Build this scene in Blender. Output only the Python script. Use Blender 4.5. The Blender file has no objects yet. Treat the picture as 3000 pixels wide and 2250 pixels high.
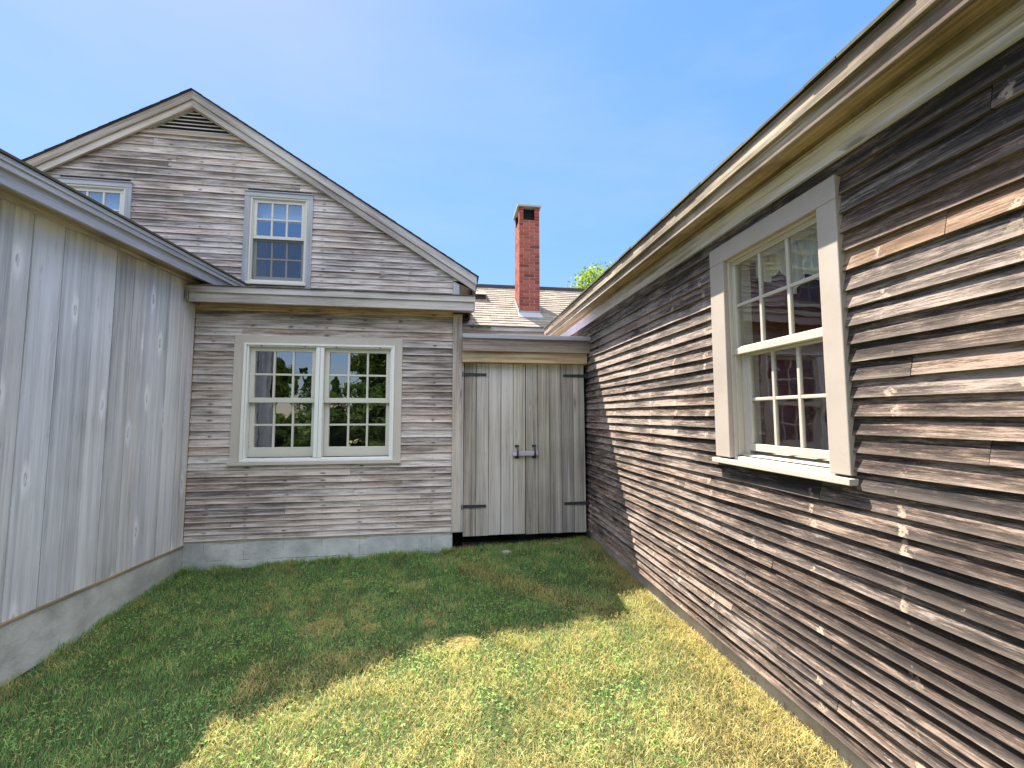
import bpy, bmesh, math, random
import numpy as np
from mathutils import Matrix, Vector, noise
random.seed(7); rng = np.random.default_rng(7)
R = random.uniform
scn = bpy.context.scene
COL = scn.collection
# all heights are measured from the photographer's eye (z = 0), the lawn lies about 1.6 m below

# ------------------------------------------------------------------ camera
YAW, PITCH, ROLL, FPX = 0.1436070, 0.0727217, -0.00037918, 1241.83
fw = Vector((math.sin(YAW)*math.cos(PITCH), math.cos(YAW)*math.cos(PITCH), math.sin(PITCH)))
rt = Vector((math.cos(YAW), -math.sin(YAW), 0)); up = rt.cross(fw)
r2 = rt*math.cos(ROLL)+up*math.sin(ROLL); u2 = -rt*math.sin(ROLL)+up*math.cos(ROLL)
cam = bpy.data.cameras.new('camera'); camo = bpy.data.objects.new('camera', cam); COL.objects.link(camo)
camo.matrix_world = Matrix(((r2.x, u2.x, -fw.x, 0), (r2.y, u2.y, -fw.y, 0), (r2.z, u2.z, -fw.z, 0), (0, 0, 0, 1)))
cam.sensor_width = 36; cam.lens = 36*FPX/3000; cam.clip_start = 0.05; cam.clip_end = 3000
scn.camera = camo
# ------------------------------------------------------------------ light
SUN = Vector((0.387, -0.537, -1.0)).normalized()          # direction the light travels
elev = math.asin(-SUN.z); az = math.atan2(-SUN.x, -SUN.y)    # azimuth from +Y towards +X
W = bpy.data.worlds.new('World'); scn.world = W; W.use_nodes = True
nt = W.node_tree; bg = nt.nodes['Background']
sky = nt.nodes.new('ShaderNodeTexSky'); sky.sky_type = 'NISHITA'; sky.sun_disc = False
sky.sun_elevation = elev; sky.sun_rotation = az; sky.air_density = 1.0; sky.dust_density = 0.3; sky.ozone_density = 1.6
# thin cirrus streaks high in the sky, slightly brighter than the blue behind them
FILL_CLOUD = 5.9  # brightness of the added fill cloud, not of the cirrus
tc = nt.nodes.new('ShaderNodeTexCoord'); mp = nt.nodes.new('ShaderNodeMapping'); mp.inputs['Scale'].default_value = (1.2, 2.2, 5.0)
mp.inputs['Rotation'].default_value = (0.2, 0.5, 0.3)
nz = nt.nodes.new('ShaderNodeTexNoise'); nz.inputs['Scale'].default_value = 1.6; nz.inputs['Detail'].default_value = 5; nz.inputs['Roughness'].default_value = 0.55
cr = nt.nodes.new('ShaderNodeMapRange'); cr.inputs['From Min'].default_value = 0.45; cr.inputs['From Max'].default_value = 0.85
cr.inputs['To Min'].default_value = 0.0; cr.inputs['To Max'].default_value = 0.10
mx = nt.nodes.new('ShaderNodeMix'); mx.data_type = 'RGBA'; mx.inputs[7].default_value = (7.5, 8.3, 9.4, 1)
nt.links.new(tc.outputs['Generated'], mp.inputs[0]); nt.links.new(mp.outputs[0], nz.inputs['Vector']); nt.links.new(nz.outputs[0], cr.inputs[0])
nt.links.new(cr.outputs[0], mx.inputs[0]); nt.links.new(sky.outputs[0], mx.inputs[6])
# even out the glare round the sun: brightness b becomes b / (0.66 + 0.46 b)
bw = nt.nodes.new('ShaderNodeRGBToBW'); m1 = nt.nodes.new('ShaderNodeMath'); m1.operation = 'MULTIPLY_ADD'; m1.inputs[1].default_value = 0.46; m1.inputs[2].default_value = 0.66
m2 = nt.nodes.new('ShaderNodeMath'); m2.operation = 'DIVIDE'; m2.inputs[0].default_value = 1.0
vm = nt.nodes.new('ShaderNodeVectorMath'); vm.operation = 'SCALE'; hs = nt.nodes.new('ShaderNodeHueSaturation'); hs.inputs['Saturation'].default_value = 1.22
nt.links.new(mx.outputs[2], bw.inputs[0]); nt.links.new(bw.outputs[0], m1.inputs[0]); nt.links.new(m1.outputs[0], m2.inputs[1]); nt.links.new(mx.outputs[2], hs.inputs['Color'])
nt.links.new(hs.outputs[0], vm.inputs[0]); nt.links.new(m2.outputs[0], vm.inputs['Scale']); tint = nt.nodes.new('ShaderNodeVectorMath'); tint.operation = 'MULTIPLY'; tint.inputs[1].default_value = (0.89, 0.83, 0.95); nt.links.new(vm.outputs[0], tint.inputs[0])
# unseen bright cloud added overhead and behind the viewer to lift the shade
def wm(op, a, b, c=None):
    n = nt.nodes.new('ShaderNodeMath'); n.operation = op
    for k, v in enumerate((a, b, c)):
        if v is None: continue
        if isinstance(v, bpy.types.NodeSocket): nt.links.new(v, n.inputs[k])
        else: n.inputs[k].default_value = v
    return n.outputs[0]
def wr_(v, a, b, c, d):
    n = nt.nodes.new('ShaderNodeMapRange'); n.interpolation_type = 'SMOOTHSTEP'; nt.links.new(v, n.inputs[0])
    for k, q in enumerate((a, b, c, d)): n.inputs[k+1].default_value = q
    return n.outputs[0]
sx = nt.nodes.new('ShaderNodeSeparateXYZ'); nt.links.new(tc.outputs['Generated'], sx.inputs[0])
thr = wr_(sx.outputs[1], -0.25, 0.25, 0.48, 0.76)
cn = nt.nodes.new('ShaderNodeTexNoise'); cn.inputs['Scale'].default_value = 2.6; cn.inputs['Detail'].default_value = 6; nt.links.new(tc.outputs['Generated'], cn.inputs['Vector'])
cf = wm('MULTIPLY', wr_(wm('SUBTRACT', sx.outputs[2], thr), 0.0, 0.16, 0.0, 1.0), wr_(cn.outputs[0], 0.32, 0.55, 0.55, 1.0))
mc = nt.nodes.new('ShaderNodeMix'); mc.data_type = 'RGBA'; mc.inputs[7].default_value = (FILL_CLOUD*0.93, FILL_CLOUD*0.98, FILL_CLOUD*1.07, 1)
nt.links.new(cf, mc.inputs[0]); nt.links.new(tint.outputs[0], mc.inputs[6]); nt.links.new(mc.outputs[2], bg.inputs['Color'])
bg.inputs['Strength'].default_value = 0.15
sl = bpy.data.lights.new('sun', 'SUN'); sl.energy = 4.7; sl.angle = math.radians(0.5); sl.color = (1.0, 0.93, 0.80)
slo = bpy.data.objects.new('sun', sl); COL.objects.link(slo); slo.location = (-4, 6, 12)
slo.rotation_euler = SUN.to_track_quat('-Z', 'Y').to_euler()
scn.view_settings.view_transform = 'Standard'; scn.view_settings.look = 'None'
scn.view_settings.exposure = 1.95; scn.view_settings.gamma = 1.0
scn.cycles.use_denoising = True
scn.cycles.max_bounces = 8; scn.cycles.transparent_max_bounces = 12

# ------------------------------------------------------------------ node helper
class NT:
    def __init__(s, name):
        s.m = bpy.data.materials.new(name); s.m.use_nodes = True; s.t = s.m.node_tree; s.t.nodes.clear()
        s.out = s.n('ShaderNodeOutputMaterial')
    def n(s, typ, ins=None, **kw):
        nd = s.t.nodes.new(typ)
        for k, v in kw.items(): setattr(nd, k, v)
        for k, v in (ins or {}).items(): s.set(nd, k, v)
        return nd
    def set(s, nd, k, v):
        i = nd.inputs[k]
        if isinstance(v, bpy.types.NodeSocket): s.t.links.new(v, i)
        elif isinstance(v, bpy.types.Node): s.t.links.new(v.outputs[0], i)
        else: i.default_value = v
    def math(s, op, a, b=0.0, c=0.0, clamp=False):
        nd = s.n('ShaderNodeMath', operation=op, use_clamp=clamp)
        s.set(nd, 0, a); s.set(nd, 1, b)
        if op in ('MULTIPLY_ADD', 'SMOOTHSTEP'): s.set(nd, 2, c)
        return nd.outputs[0]
    def mr(s, v, a, b, c=0.0, d=1.0):
        nd = s.n('ShaderNodeMapRange', {'Value': v, 'From Min': a, 'From Max': b, 'To Min': c, 'To Max': d}); nd.interpolation_type = 'SMOOTHSTEP'
        return nd.outputs[0]
    def mix(s, f, a, b, mode='MIX'):
        nd = s.n('ShaderNodeMix', data_type='RGBA', blend_type=mode)
        s.set(nd, 0, f); s.set(nd, 6, a); s.set(nd, 7, b); return nd.outputs[2]
    def noise(s, vec, scale, detail=3, rough=0.5, sc3=None):
        if sc3: vec = s.n('ShaderNodeMapping', {'Vector': vec, 'Scale': sc3}).outputs[0]
        return s.n('ShaderNodeTexNoise', {'Vector': vec, 'Scale': scale, 'Detail': detail, 'Roughness': rough}).outputs[0]
    def ramp(s, v, stops):
        nd = s.n('ShaderNodeValToRGB', {'Fac': v}); e = nd.color_ramp.elements
        while len(e) < len(stops): e.new(0.5)
        for k, (p, c) in enumerate(stops): e[k].position = p; e[k].color = (*c, 1)
        return nd.outputs[0]
    def bsdf(s, col, rough=0.8, bump=None, bd=0.3, dist=0.01, spec=0.3, **kw):
        b = s.n('ShaderNodeBsdfPrincipled', {'Base Color': col, 'Roughness': rough, 'Specular IOR Level': spec})
        for k, v in kw.items(): s.set(b, k, v)
        if bump is not None:
            bn = s.n('ShaderNodeBump', {'Height': bump, 'Strength': bd, 'Distance': dist}); s.t.links.new(bn.outputs[0], b.inputs['Normal'])
        s.t.links.new(b.outputs[0], s.out.inputs[0]); return s.m

def c3(*c): return (*c, 1.0)

def wood(name, stops, warm, warmamt=0.35, grain=(1.4, 55), broad=(0.55, 7), wr=0.45, knots=0.35, nails=0.0, ochre=(0.62, 0.44, 0.25), peel=0.0, bump=0.5, rough=0.85, knotlight=False, blotch=0.0, edge=0.0, ramprange=(0.25, 0.75)):
    s = NT(name)
    uv = s.n('ShaderNodeUVMap', uv_map='UVMap').outputs[0]; uv2 = s.n('ShaderNodeUVMap', uv_map='pos').outputs[0]
    at = s.n('ShaderNodeAttribute', attribute_name='bd'); sp = s.n('ShaderNodeSeparateColor', {'Color': at.outputs['Color']})
    r1, r2_, kind = sp.outputs[0], sp.outputs[1], sp.outputs[2]
    fine = s.noise(uv, 1.0, 5, 0.7, (grain[0], grain[1], 1)); fib = s.noise(uv, 1.0, 4, 0.75, (grain[0]*5, grain[1]*4, 1))
    br = s.noise(uv, 1.0, 3, 0.6, (broad[0], broad[1], 1))
    pos = s.n('ShaderNodeNewGeometry').outputs['Position']
    big = s.noise(pos, 0.7, 3, 0.55)
    v = s.math('MULTIPLY', fine, 0.40); v = s.math('ADD', v, s.math('MULTIPLY', fib, 0.22)); v = s.math('ADD', v, s.math('MULTIPLY', br, 0.38))
    v = s.math('ADD', v, s.math('MULTIPLY', s.math('SUBTRACT', r1, 0.5), wr*0.5)); v = s.math('ADD', v, s.math('MULTIPLY', s.math('SUBTRACT', big, 0.5), 0.3))
    v = s.mr(v, ramprange[0]+0.1, ramprange[1]-0.1)
    col = s.ramp(v, stops)
    wf = s.math('MULTIPLY', s.mr(s.math('ADD', s.math('MULTIPLY', r2_, 0.6), s.math('MULTIPLY', s.noise(uv, 1.0, 2, 0.5, (0.9, 5, 1)), 0.6)), 0.35, 0.95), warmamt)
    col = s.mix(wf, col, s.mix(1.0, col, c3(*warm), 'MULTIPLY'))
    if edge:
        vv0 = s.n('ShaderNodeSeparateXYZ', {'Vector': uv2}).outputs[1]; en = s.noise(uv, 1.0, 3, 0.6, (3, 20, 1))
        ew = s.mr(s.math('ADD', vv0, s.math('MULTIPLY', s.math('SUBTRACT', en, 0.5), 0.5)), 0.0, 0.32, 1, 0)
        col = s.mix(s.math('MULTIPLY', ew, edge), col, c3(*[min(1, x*1.15) for x in stops[-1][1]]))
    # unweathered ochre board where the board attribute says so
    oc = s.mix(s.mr(fine, 0.3, 0.7), c3(*[x*0.45 for x in ochre]), c3(*ochre))
    kf = s.math('MULTIPLY', kind, s.mr(s.noise(uv, 1.0, 3, 0.6, (1.0, 6, 1)), 0.25, 0.6, 0.35, 1.0))
    col = s.mix(kf, col, oc)
    # weather streaks and dark mildew
    st = s.mr(s.noise(uv, 1.0, 4, 0.7, (2.2, 16, 1)), 0.60, 0.78)
    col = s.mix(s.math('MULTIPLY', st, 0.45), col, c3(*[x*0.32 for x in stops[0][1]]))
    if blotch:
        bl = s.mr(s.noise(pos, 2.2, 5, 0.7), 0.5, 0.72); col = s.mix(s.math('MULTIPLY', bl, blotch), col, c3(*[x*0.4 for x in stops[0][1]]))
    if knots:
        kuv = s.n('ShaderNodeMapping', {'Vector': uv, 'Scale': (1.3, 5.5, 1)}).outputs[0]
        wob = s.noise(uv, 1.0, 4, 0.7, (9, 38, 1)); 
        vo = s.n('ShaderNodeTexVoronoi', {'Vector': kuv, 'Scale': 1.0, 'Randomness': 1.0}, voronoi_dimensions='2D'); d = s.math('ADD', vo.outputs['Distance'], s.math('MULTIPLY', s.math('SUBTRACT', wob, 0.5), 0.16 if knotlight else 0.07))
        vs = s.n('ShaderNodeSeparateColor', {'Color': vo.outputs['Color']}).outputs[0]
        pick = s.math('GREATER_THAN', vs, 1-knots)
        k = s.math('MULTIPLY', s.mr(d, 0.035, 0.085, 1, 0), pick)
        halo = s.math('MULTIPLY', s.mr(d, 0.06, 0.24, 1, 0), pick)
        if knotlight: col = s.mix(s.math('MULTIPLY', halo, 0.45), col, c3(*[min(1, x*1.5) for x in stops[-1][1]]))
        else: col = s.mix(s.math('MULTIPLY', halo, 0.35), col, c3(*[x*0.7 for x in stops[0][1]]))
        col = s.mix(s.math('MULTIPLY', k, 0.6), col, c3(0.12, 0.11, 0.11))
        if knotlight: col = s.mix(s.math('MULTIPLY', s.math('MULTIPLY', s.mr(s.math('SUBTRACT', d, s.math('MULTIPLY', s.math('SUBTRACT', wob, 0.5), 0.34)), 0.02, 0.06, 1, 0), pick), 0.8), col, c3(0.66, 0.69, 0.75))
    if nails:
        sx = s.n('ShaderNodeSeparateXYZ', {'Vector': uv2}); u, vv = sx.outputs[0], sx.outputs[1]
        jit = s.math('MULTIPLY', s.math('SUBTRACT', r2_, 0.5), 0.03)
        fr = s.math('ABSOLUTE', s.math('SUBTRACT', s.math('FRACT', s.math('DIVIDE', s.math('ADD', u, jit), 0.41)), 0.5))
        du = s.math('MULTIPLY', fr, 0.41)
        dv = s.math('MULTIPLY', s.math('ABSOLUTE', s.math('SUBTRACT', vv, 0.22)), 0.08)
        dd = s.math('SQRT', s.math('ADD', s.math('MULTIPLY', du, du), s.math('MULTIPLY', dv, dv)))
        nail = s.mr(dd, 0.003, 0.006, 1, 0)
        strk = s.math('MULTIPLY', s.mr(du, 0.0, 0.05, 1, 0), s.mr(s.math('ABSOLUTE', s.math('SUBTRACT', vv, 0.22)), 0.02, 0.2, 1, 0))
        strk = s.math('MULTIPLY', strk, s.mr(s.noise(pos, 9, 2), 0.45, 0.65))
        col = s.mix(s.math('MULTIPLY', strk, nails), col, c3(0.045, 0.035, 0.03))
        if peel:
            pn = s.noise(pos, 26, 4, 0.7); pn2 = s.noise(pos, 3.1, 2)
            wob = s.math('MULTIPLY', s.math('SUBTRACT', pn, 0.5), 0.13)
            dp = s.math('ADD', s.math('SQRT', s.math('ADD', s.math('MULTIPLY', s.math('MULTIPLY', du, 0.8), du), s.math('MULTIPLY', s.math('MULTIPLY', dv, 0.5), dv))), wob)
            pf = s.math('MULTIPLY', s.mr(dp, 0.004, 0.018, 1, 0), s.mr(s.math('ADD', s.math('MULTIPLY', s.noise(pos, 6.5, 2), 0.8), s.math('MULTIPLY', r1, 0.25)), 0.49, 0.62))
            col = s.mix(s.math('MULTIPLY', pf, peel), col, c3(0.48, 0.37, 0.28))
            fl = s.math('MULTIPLY', s.mr(s.noise(pos, 42, 3, 0.8, (0.35, 0.35, 1.0)), 0.66, 0.72), s.mr(pn2, 0.5, 0.62)); col = s.mix(s.math('MULTIPLY', fl, 0.5), col, c3(0.45, 0.37, 0.30))
        col = s.mix(s.math('MULTIPLY', nail, 0.8), col, c3(0.10, 0.09, 0.085))
    h = s.math('ADD', s.math('MULTIPLY', fine, 0.6), s.math('MULTIPLY', fib, 0.4))
    return s.bsdf(col, rough, h, bump, 0.004, 0.2)

GREY = [(0.0, (0.115, 0.095, 0.088)), (0.35, (0.30, 0.255, 0.235)), (0.7, (0.49, 0.435, 0.41)), (1.0, (0.70, 0.65, 0.62))]
M = {}
M['clap_grey'] = wood('weathered_clapboard', GREY, (1.0, 0.84, 0.70), 0.6, nails=0.8, wr=0.20, grain=(3.0, 75), broad=(1.8, 20), bump=0.8, edge=0.4, knots=0.2, ramprange=(0.26, 0.74))
M['trim_grey'] = wood('weathered_trim', [(0, (0.18, 0.155, 0.145)), (0.4, (0.33, 0.295, 0.275)), (0.75, (0.44, 0.405, 0.385)), (1, (0.56, 0.53, 0.51))], (1.0, 0.87, 0.72), 0.7, wr=0.3, knots=0.15)
M['trim_pale'] = wood('pale_weathered_casing', [(0, (0.27, 0.27, 0.30)), (0.5, (0.38, 0.39, 0.43)), (1, (0.50, 0.51, 0.55))], (1, 0.95, 0.9), 0.3, wr=0.1, knots=0)
M['door'] = wood('gate_boards', [(0, (0.20, 0.175, 0.165)), (0.4, (0.345, 0.315, 0.285)), (0.75, (0.46, 0.425, 0.39)), (1, (0.57, 0.535, 0.50))], (1.0, 0.93, 0.80), 0.5, wr=0.45, grain=(0.7, 38), broad=(0.35, 9), knots=0.05, bump=0.35)
M['shed'] = wood('silvered_shed_boards', [(0, (0.31, 0.315, 0.34)), (0.4, (0.48, 0.485, 0.51)), (0.75, (0.58, 0.585, 0.61)), (1, (0.68, 0.69, 0.72))], (1.0, 0.92, 0.80), 0.55, wr=0.30, grain=(0.6, 34), broad=(0.3, 9), knots=0.45, knotlight=True, bump=0.45)
M['clap_dark'] = wood('dark_clapboard', [(0.0, (0.022, 0.018, 0.018)), (0.4, (0.075, 0.058, 0.050)), (0.7, (0.135, 0.104, 0.088)), (1.0, (0.285, 0.232, 0.20))], (1.0, 0.76, 0.58), 0.45, nails=0.5, peel=0.62, wr=0.13, edge=0.22, grain=(8, 120), broad=(2.0, 22), knots=0, bump=1.0, rough=0.8, ramprange=(0.31, 0.69), ochre=(0.40, 0.21, 0.10))
M['frieze'] = wood('silver_frieze_board', [(0, (0.22, 0.19, 0.20)), (0.35, (0.52, 0.49, 0.60)), (0.7, (0.70, 0.67, 0.86)), (1, (0.80, 0.77, 0.95))], (1.0, 0.85, 0.66), 0.3, wr=0.2, knots=0.25, grain=(1.0, 40), broad=(0.5, 10))
M['ochre'] = wood('tan_stained_board', [(0, (0.13, 0.095, 0.07)), (0.4, (0.32, 0.265, 0.20)), (0.75, (0.47, 0.40, 0.32)), (1, (0.62, 0.55, 0.47))], (1.0, 0.80, 0.56), 0.6, wr=0.2, knots=0.35, grain=(1.0, 30), broad=(0.5, 8), blotch=0.45)

def paint(name, col, dirt=0.25, rough=0.55, chips=0.0):
    s = NT(name); pos = s.n('ShaderNodeNewGeometry').outputs['Position']
    n1 = s.noise(pos, 3.0, 4, 0.6); n2 = s.noise(pos, 45, 3, 0.7)
    c = s.mix(s.math('MULTIPLY', s.mr(n1, 0.4, 0.75), dirt), c3(*col), c3(*[x*0.62 for x in col]))
    c = s.mix(s.math('MULTIPLY', s.mr(n2, 0.6, 0.75), dirt*0.6), c, c3(*[x*0.55 for x in col]))
    if chips:
        ch = s.math('MULTIPLY', s.mr(s.noise(pos, 38, 4, 0.75), 0.69, 0.72), chips); c = s.mix(ch, c, c3(0.20, 0.16, 0.13))
    return s.bsdf(c, rough, s.math('ADD', n2, n1), 0.12, 0.003, 0.4)
M['greige'] = paint('taupe_casing_paint', (0.53, 0.475, 0.415), 0.12)
M['cream'] = paint('cream_sash_paint', (0.60, 0.58, 0.50), 0.12)
M['white'] = paint('white_frame_paint', (0.78, 0.78, 0.74), 0.10)
M['casing_c'] = paint('aged_cream_paint', (0.37, 0.315, 0.275), 0.3, 0.6, 0.8)
M['sash_c'] = paint('aged_cream_sash', (0.44, 0.40, 0.345), 0.25, 0.55, 0.5)
M['iron'] = paint('black_iron', (0.035, 0.037, 0.045), 0.3, 0.55)
M['dark'] = paint('dark_void', (0.012, 0.011, 0.011), 0.0, 0.9)  # near-black colour standing in for the shade inside hollows
M['room'] = paint('dark_room_plaster', (0.035, 0.032, 0.032), 0.2, 0.9)  # plaster colour darkened to stand in for an unlit room
M['redwall'] = paint('dark_red_boards', (0.36, 0.045, 0.05), 0.3, 0.6)
M['metal'] = paint('galvanised_flashing', (0.36, 0.38, 0.40), 0.6, 0.5)
M['sheath'] = paint('old_sheathing', (0.05, 0.04, 0.035), 0.3, 0.9)
M['blind'] = paint('pale_blind', (0.62, 0.68, 0.70), 0.05, 0.8)
def cloth():
    s = NT('cream_curtain_cloth'); pos = s.n('ShaderNodeNewGeometry').outputs['Position']
    a = s.n('ShaderNodeBsdfDiffuse', {'Color': c3(0.88, 0.84, 0.70)}); b = s.n('ShaderNodeBsdfTranslucent', {'Color': c3(0.8, 0.75, 0.6)})
    m = s.n('ShaderNodeMixShader', {0: 0.4, 1: a, 2: b}); s.t.links.new(m.outputs[0], s.out.inputs[0]); return s.m
M['curtain'] = cloth()
def glass(name, fac, tint=(0.9, 0.93, 0.95), wav=0.0, gcol=(1, 1, 1)):
    s = NT(name); pos = s.n('ShaderNodeNewGeometry').outputs['Position']
    tr = s.n('ShaderNodeBsdfTransparent', {'Color': c3(*tint)}); gl = s.n('ShaderNodeBsdfGlossy', {'Color': c3(*gcol), 'Roughness': 0.0})
    bn = s.n('ShaderNodeBump', {'Height': s.noise(pos, 4.5, 2, 0.5), 'Strength': wav, 'Distance': 0.01}); s.t.links.new(bn.outputs[0], gl.inputs['Normal'])
    lw = s.n('ShaderNodeLayerWeight', {'Blend': 0.5}).outputs['Facing']
    f = s.math('ADD', fac, s.math('MULTIPLY', s.math('POWER', lw, 4.0), 0.5), clamp=True)
    m = s.n('ShaderNodeMixShader', {0: f, 1: tr, 2: gl}); s.t.links.new(m.outputs[0], s.out.inputs[0]); return s.m
M['glass'] = glass('coated_window_glass', 0.30, (0.85, 0.9, 0.92), 0.10)
M['glass_c'] = glass('old_window_glass', 0.15, (0.9, 0.93, 0.92), 0.12)
def screen():
    s = NT('insect_screen_mesh')
    d = s.n('ShaderNodeBsdfDiffuse', {'Color': c3(0.05, 0.06, 0.07)}); t = s.n('ShaderNodeBsdfTransparent', {'Color': c3(1, 1, 1)})
    m = s.n('ShaderNodeMixShader', {0: 0.42, 1: t, 2: d}); s.t.links.new(m.outputs[0], s.out.inputs[0]); return s.m
M['screen'] = screen()
def concrete(name, col, stain=(0.35, 0.30, 0.2), dirt=0.5, joints=True, zd=-1.66):
    s = NT(name); pos = s.n('ShaderNodeNewGeometry').outputs['Position']
    n1 = s.noise(pos, 2.3, 5, 0.6); n2 = s.noise(pos, 30, 5, 0.7); n3 = s.noise(pos, 7, 4, 0.65)
    c = s.mix(s.mr(n1, 0.3, 0.7), c3(*[x*0.58 for x in col]), c3(*col))
    c = s.mix(s.math('MULTIPLY', s.mr(n3, 0.52, 0.75), 0.5), c, c3(*[x*0.5 for x in col]))
    z = s.n('ShaderNodeSeparateXYZ', {'Vector': pos}).outputs[2]
    low = s.math('MULTIPLY', s.mr(s.math('ADD', z, s.math('MULTIPLY', n3, 0.15)), zd-.06, zd+.06, 1, 0), dirt)
    c = s.mix(low, c, c3(0.11, 0.10, 0.085))
    st = s.mr(s.math('ADD', z, s.math('MULTIPLY', n1, 0.14)), -1.345, -1.33)
    c = s.mix(s.math('MULTIPLY', st, 0.7), c, c3(*stain))
    c = s.mix(s.math('MULTIPLY', s.mr(n2, 0.62, 0.72), 0.5), c, c3(0.12, 0.115, 0.11))
    h = s.math('ADD', n2, s.math('MULTIPLY', n3, 1.5))
    if joints:
        uv = s.n('ShaderNodeUVMap', uv_map='pos').outputs[0]
        b = s.n('ShaderNodeTexBrick', {'Vector': uv, 'Scale': 1.0, 'Mortar Size': 0.008, 'Brick Width': 0.41, 'Row Height': 0.2, 'Mortar Smooth': 0.8})
        jm = s.math('MULTIPLY', b.outputs['Fac'], s.mr(n3, 0.40, 0.6, 0, 1)); c = s.mix(s.math('MULTIPLY', jm, 0.55), c, c3(0.22, 0.21, 0.18)); h = s.math('SUBTRACT', h, s.math('MULTIPLY', jm, 0.8))
    return s.bsdf(c, 0.9, h, 0.45, 0.01, 0.2)
M['conc'] = concrete('pale_parged_block', (0.62, 0.64, 0.63), dirt=0.5, zd=-1.60)
M['conc_a'] = concrete('poured_foundation', (0.60, 0.60, 0.57), dirt=0.5, joints=False, zd=-1.78)
M['conc_c'] = concrete('dirty_foundation', (0.48, 0.42, 0.35), (0.3, 0.25, 0.18), 0.4, False, -1.60)
def attr_mat(name, ramp_, rough=0.9, bump=0.4, nscale=60, spec=0.2, tex=0.35):
    s = NT(name); at = s.n('ShaderNodeAttribute', attribute_name='bd'); sp = s.n('ShaderNodeSeparateColor', {'Color': at.outputs['Color']})
    pos = s.n('ShaderNodeNewGeometry').outputs['Position']; n = s.noise(pos, nscale, 5, 0.75); n2 = s.noise(pos, 1.7, 3)
    v = s.math('ADD', s.math('MULTIPLY', sp.outputs[0], 1-tex), s.math('ADD', s.math('MULTIPLY', n, tex*0.7), s.math('MULTIPLY', n2, tex*0.3)))
    return s.bsdf(s.ramp(v, ramp_), rough, n, bump, 0.004, spec)
M['brick'] = attr_mat('red_brick', [(0.0, (0.07, 0.035, 0.035)), (0.14, (0.13, 0.045, 0.04)), (0.24, (0.25, 0.066, 0.048)), (0.6, (0.34, 0.090, 0.062)), (1, (0.44, 0.145, 0.105))])
M['mortar'] = paint('lime_mortar', (0.48, 0.42, 0.37), 0.3, 0.95)
M['shingle'] = attr_mat('tan_asphalt_shingle', [(0.0, (0.15, 0.13, 0.11)), (0.4, (0.22, 0.19, 0.155)), (1, (0.32, 0.28, 0.23))], nscale=180, tex=0.4)
M['shingle_dark'] = attr_mat('grey_asphalt_shingle', [(0.0, (0.03, 0.03, 0.032)), (0.5, (0.07, 0.067, 0.065)), (1, (0.14, 0.13, 0.115))], nscale=120, tex=0.5)
M['shingle_mossy'] = attr_mat('lichened_shingle_edge', [(0.0, (0.03, 0.03, 0.025)), (0.5, (0.10, 0.09, 0.06)), (1, (0.30, 0.26, 0.17))], nscale=70, tex=0.7)
M['moss'] = attr_mat('moss', [(0, (0.02, 0.03, 0.01)), (1, (0.09, 0.12, 0.03))], nscale=90)
M['stone'] = attr_mat('pale_field_stone', [(0, (0.25, 0.23, 0.2)), (1, (0.6, 0.56, 0.5))], nscale=25)

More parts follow.
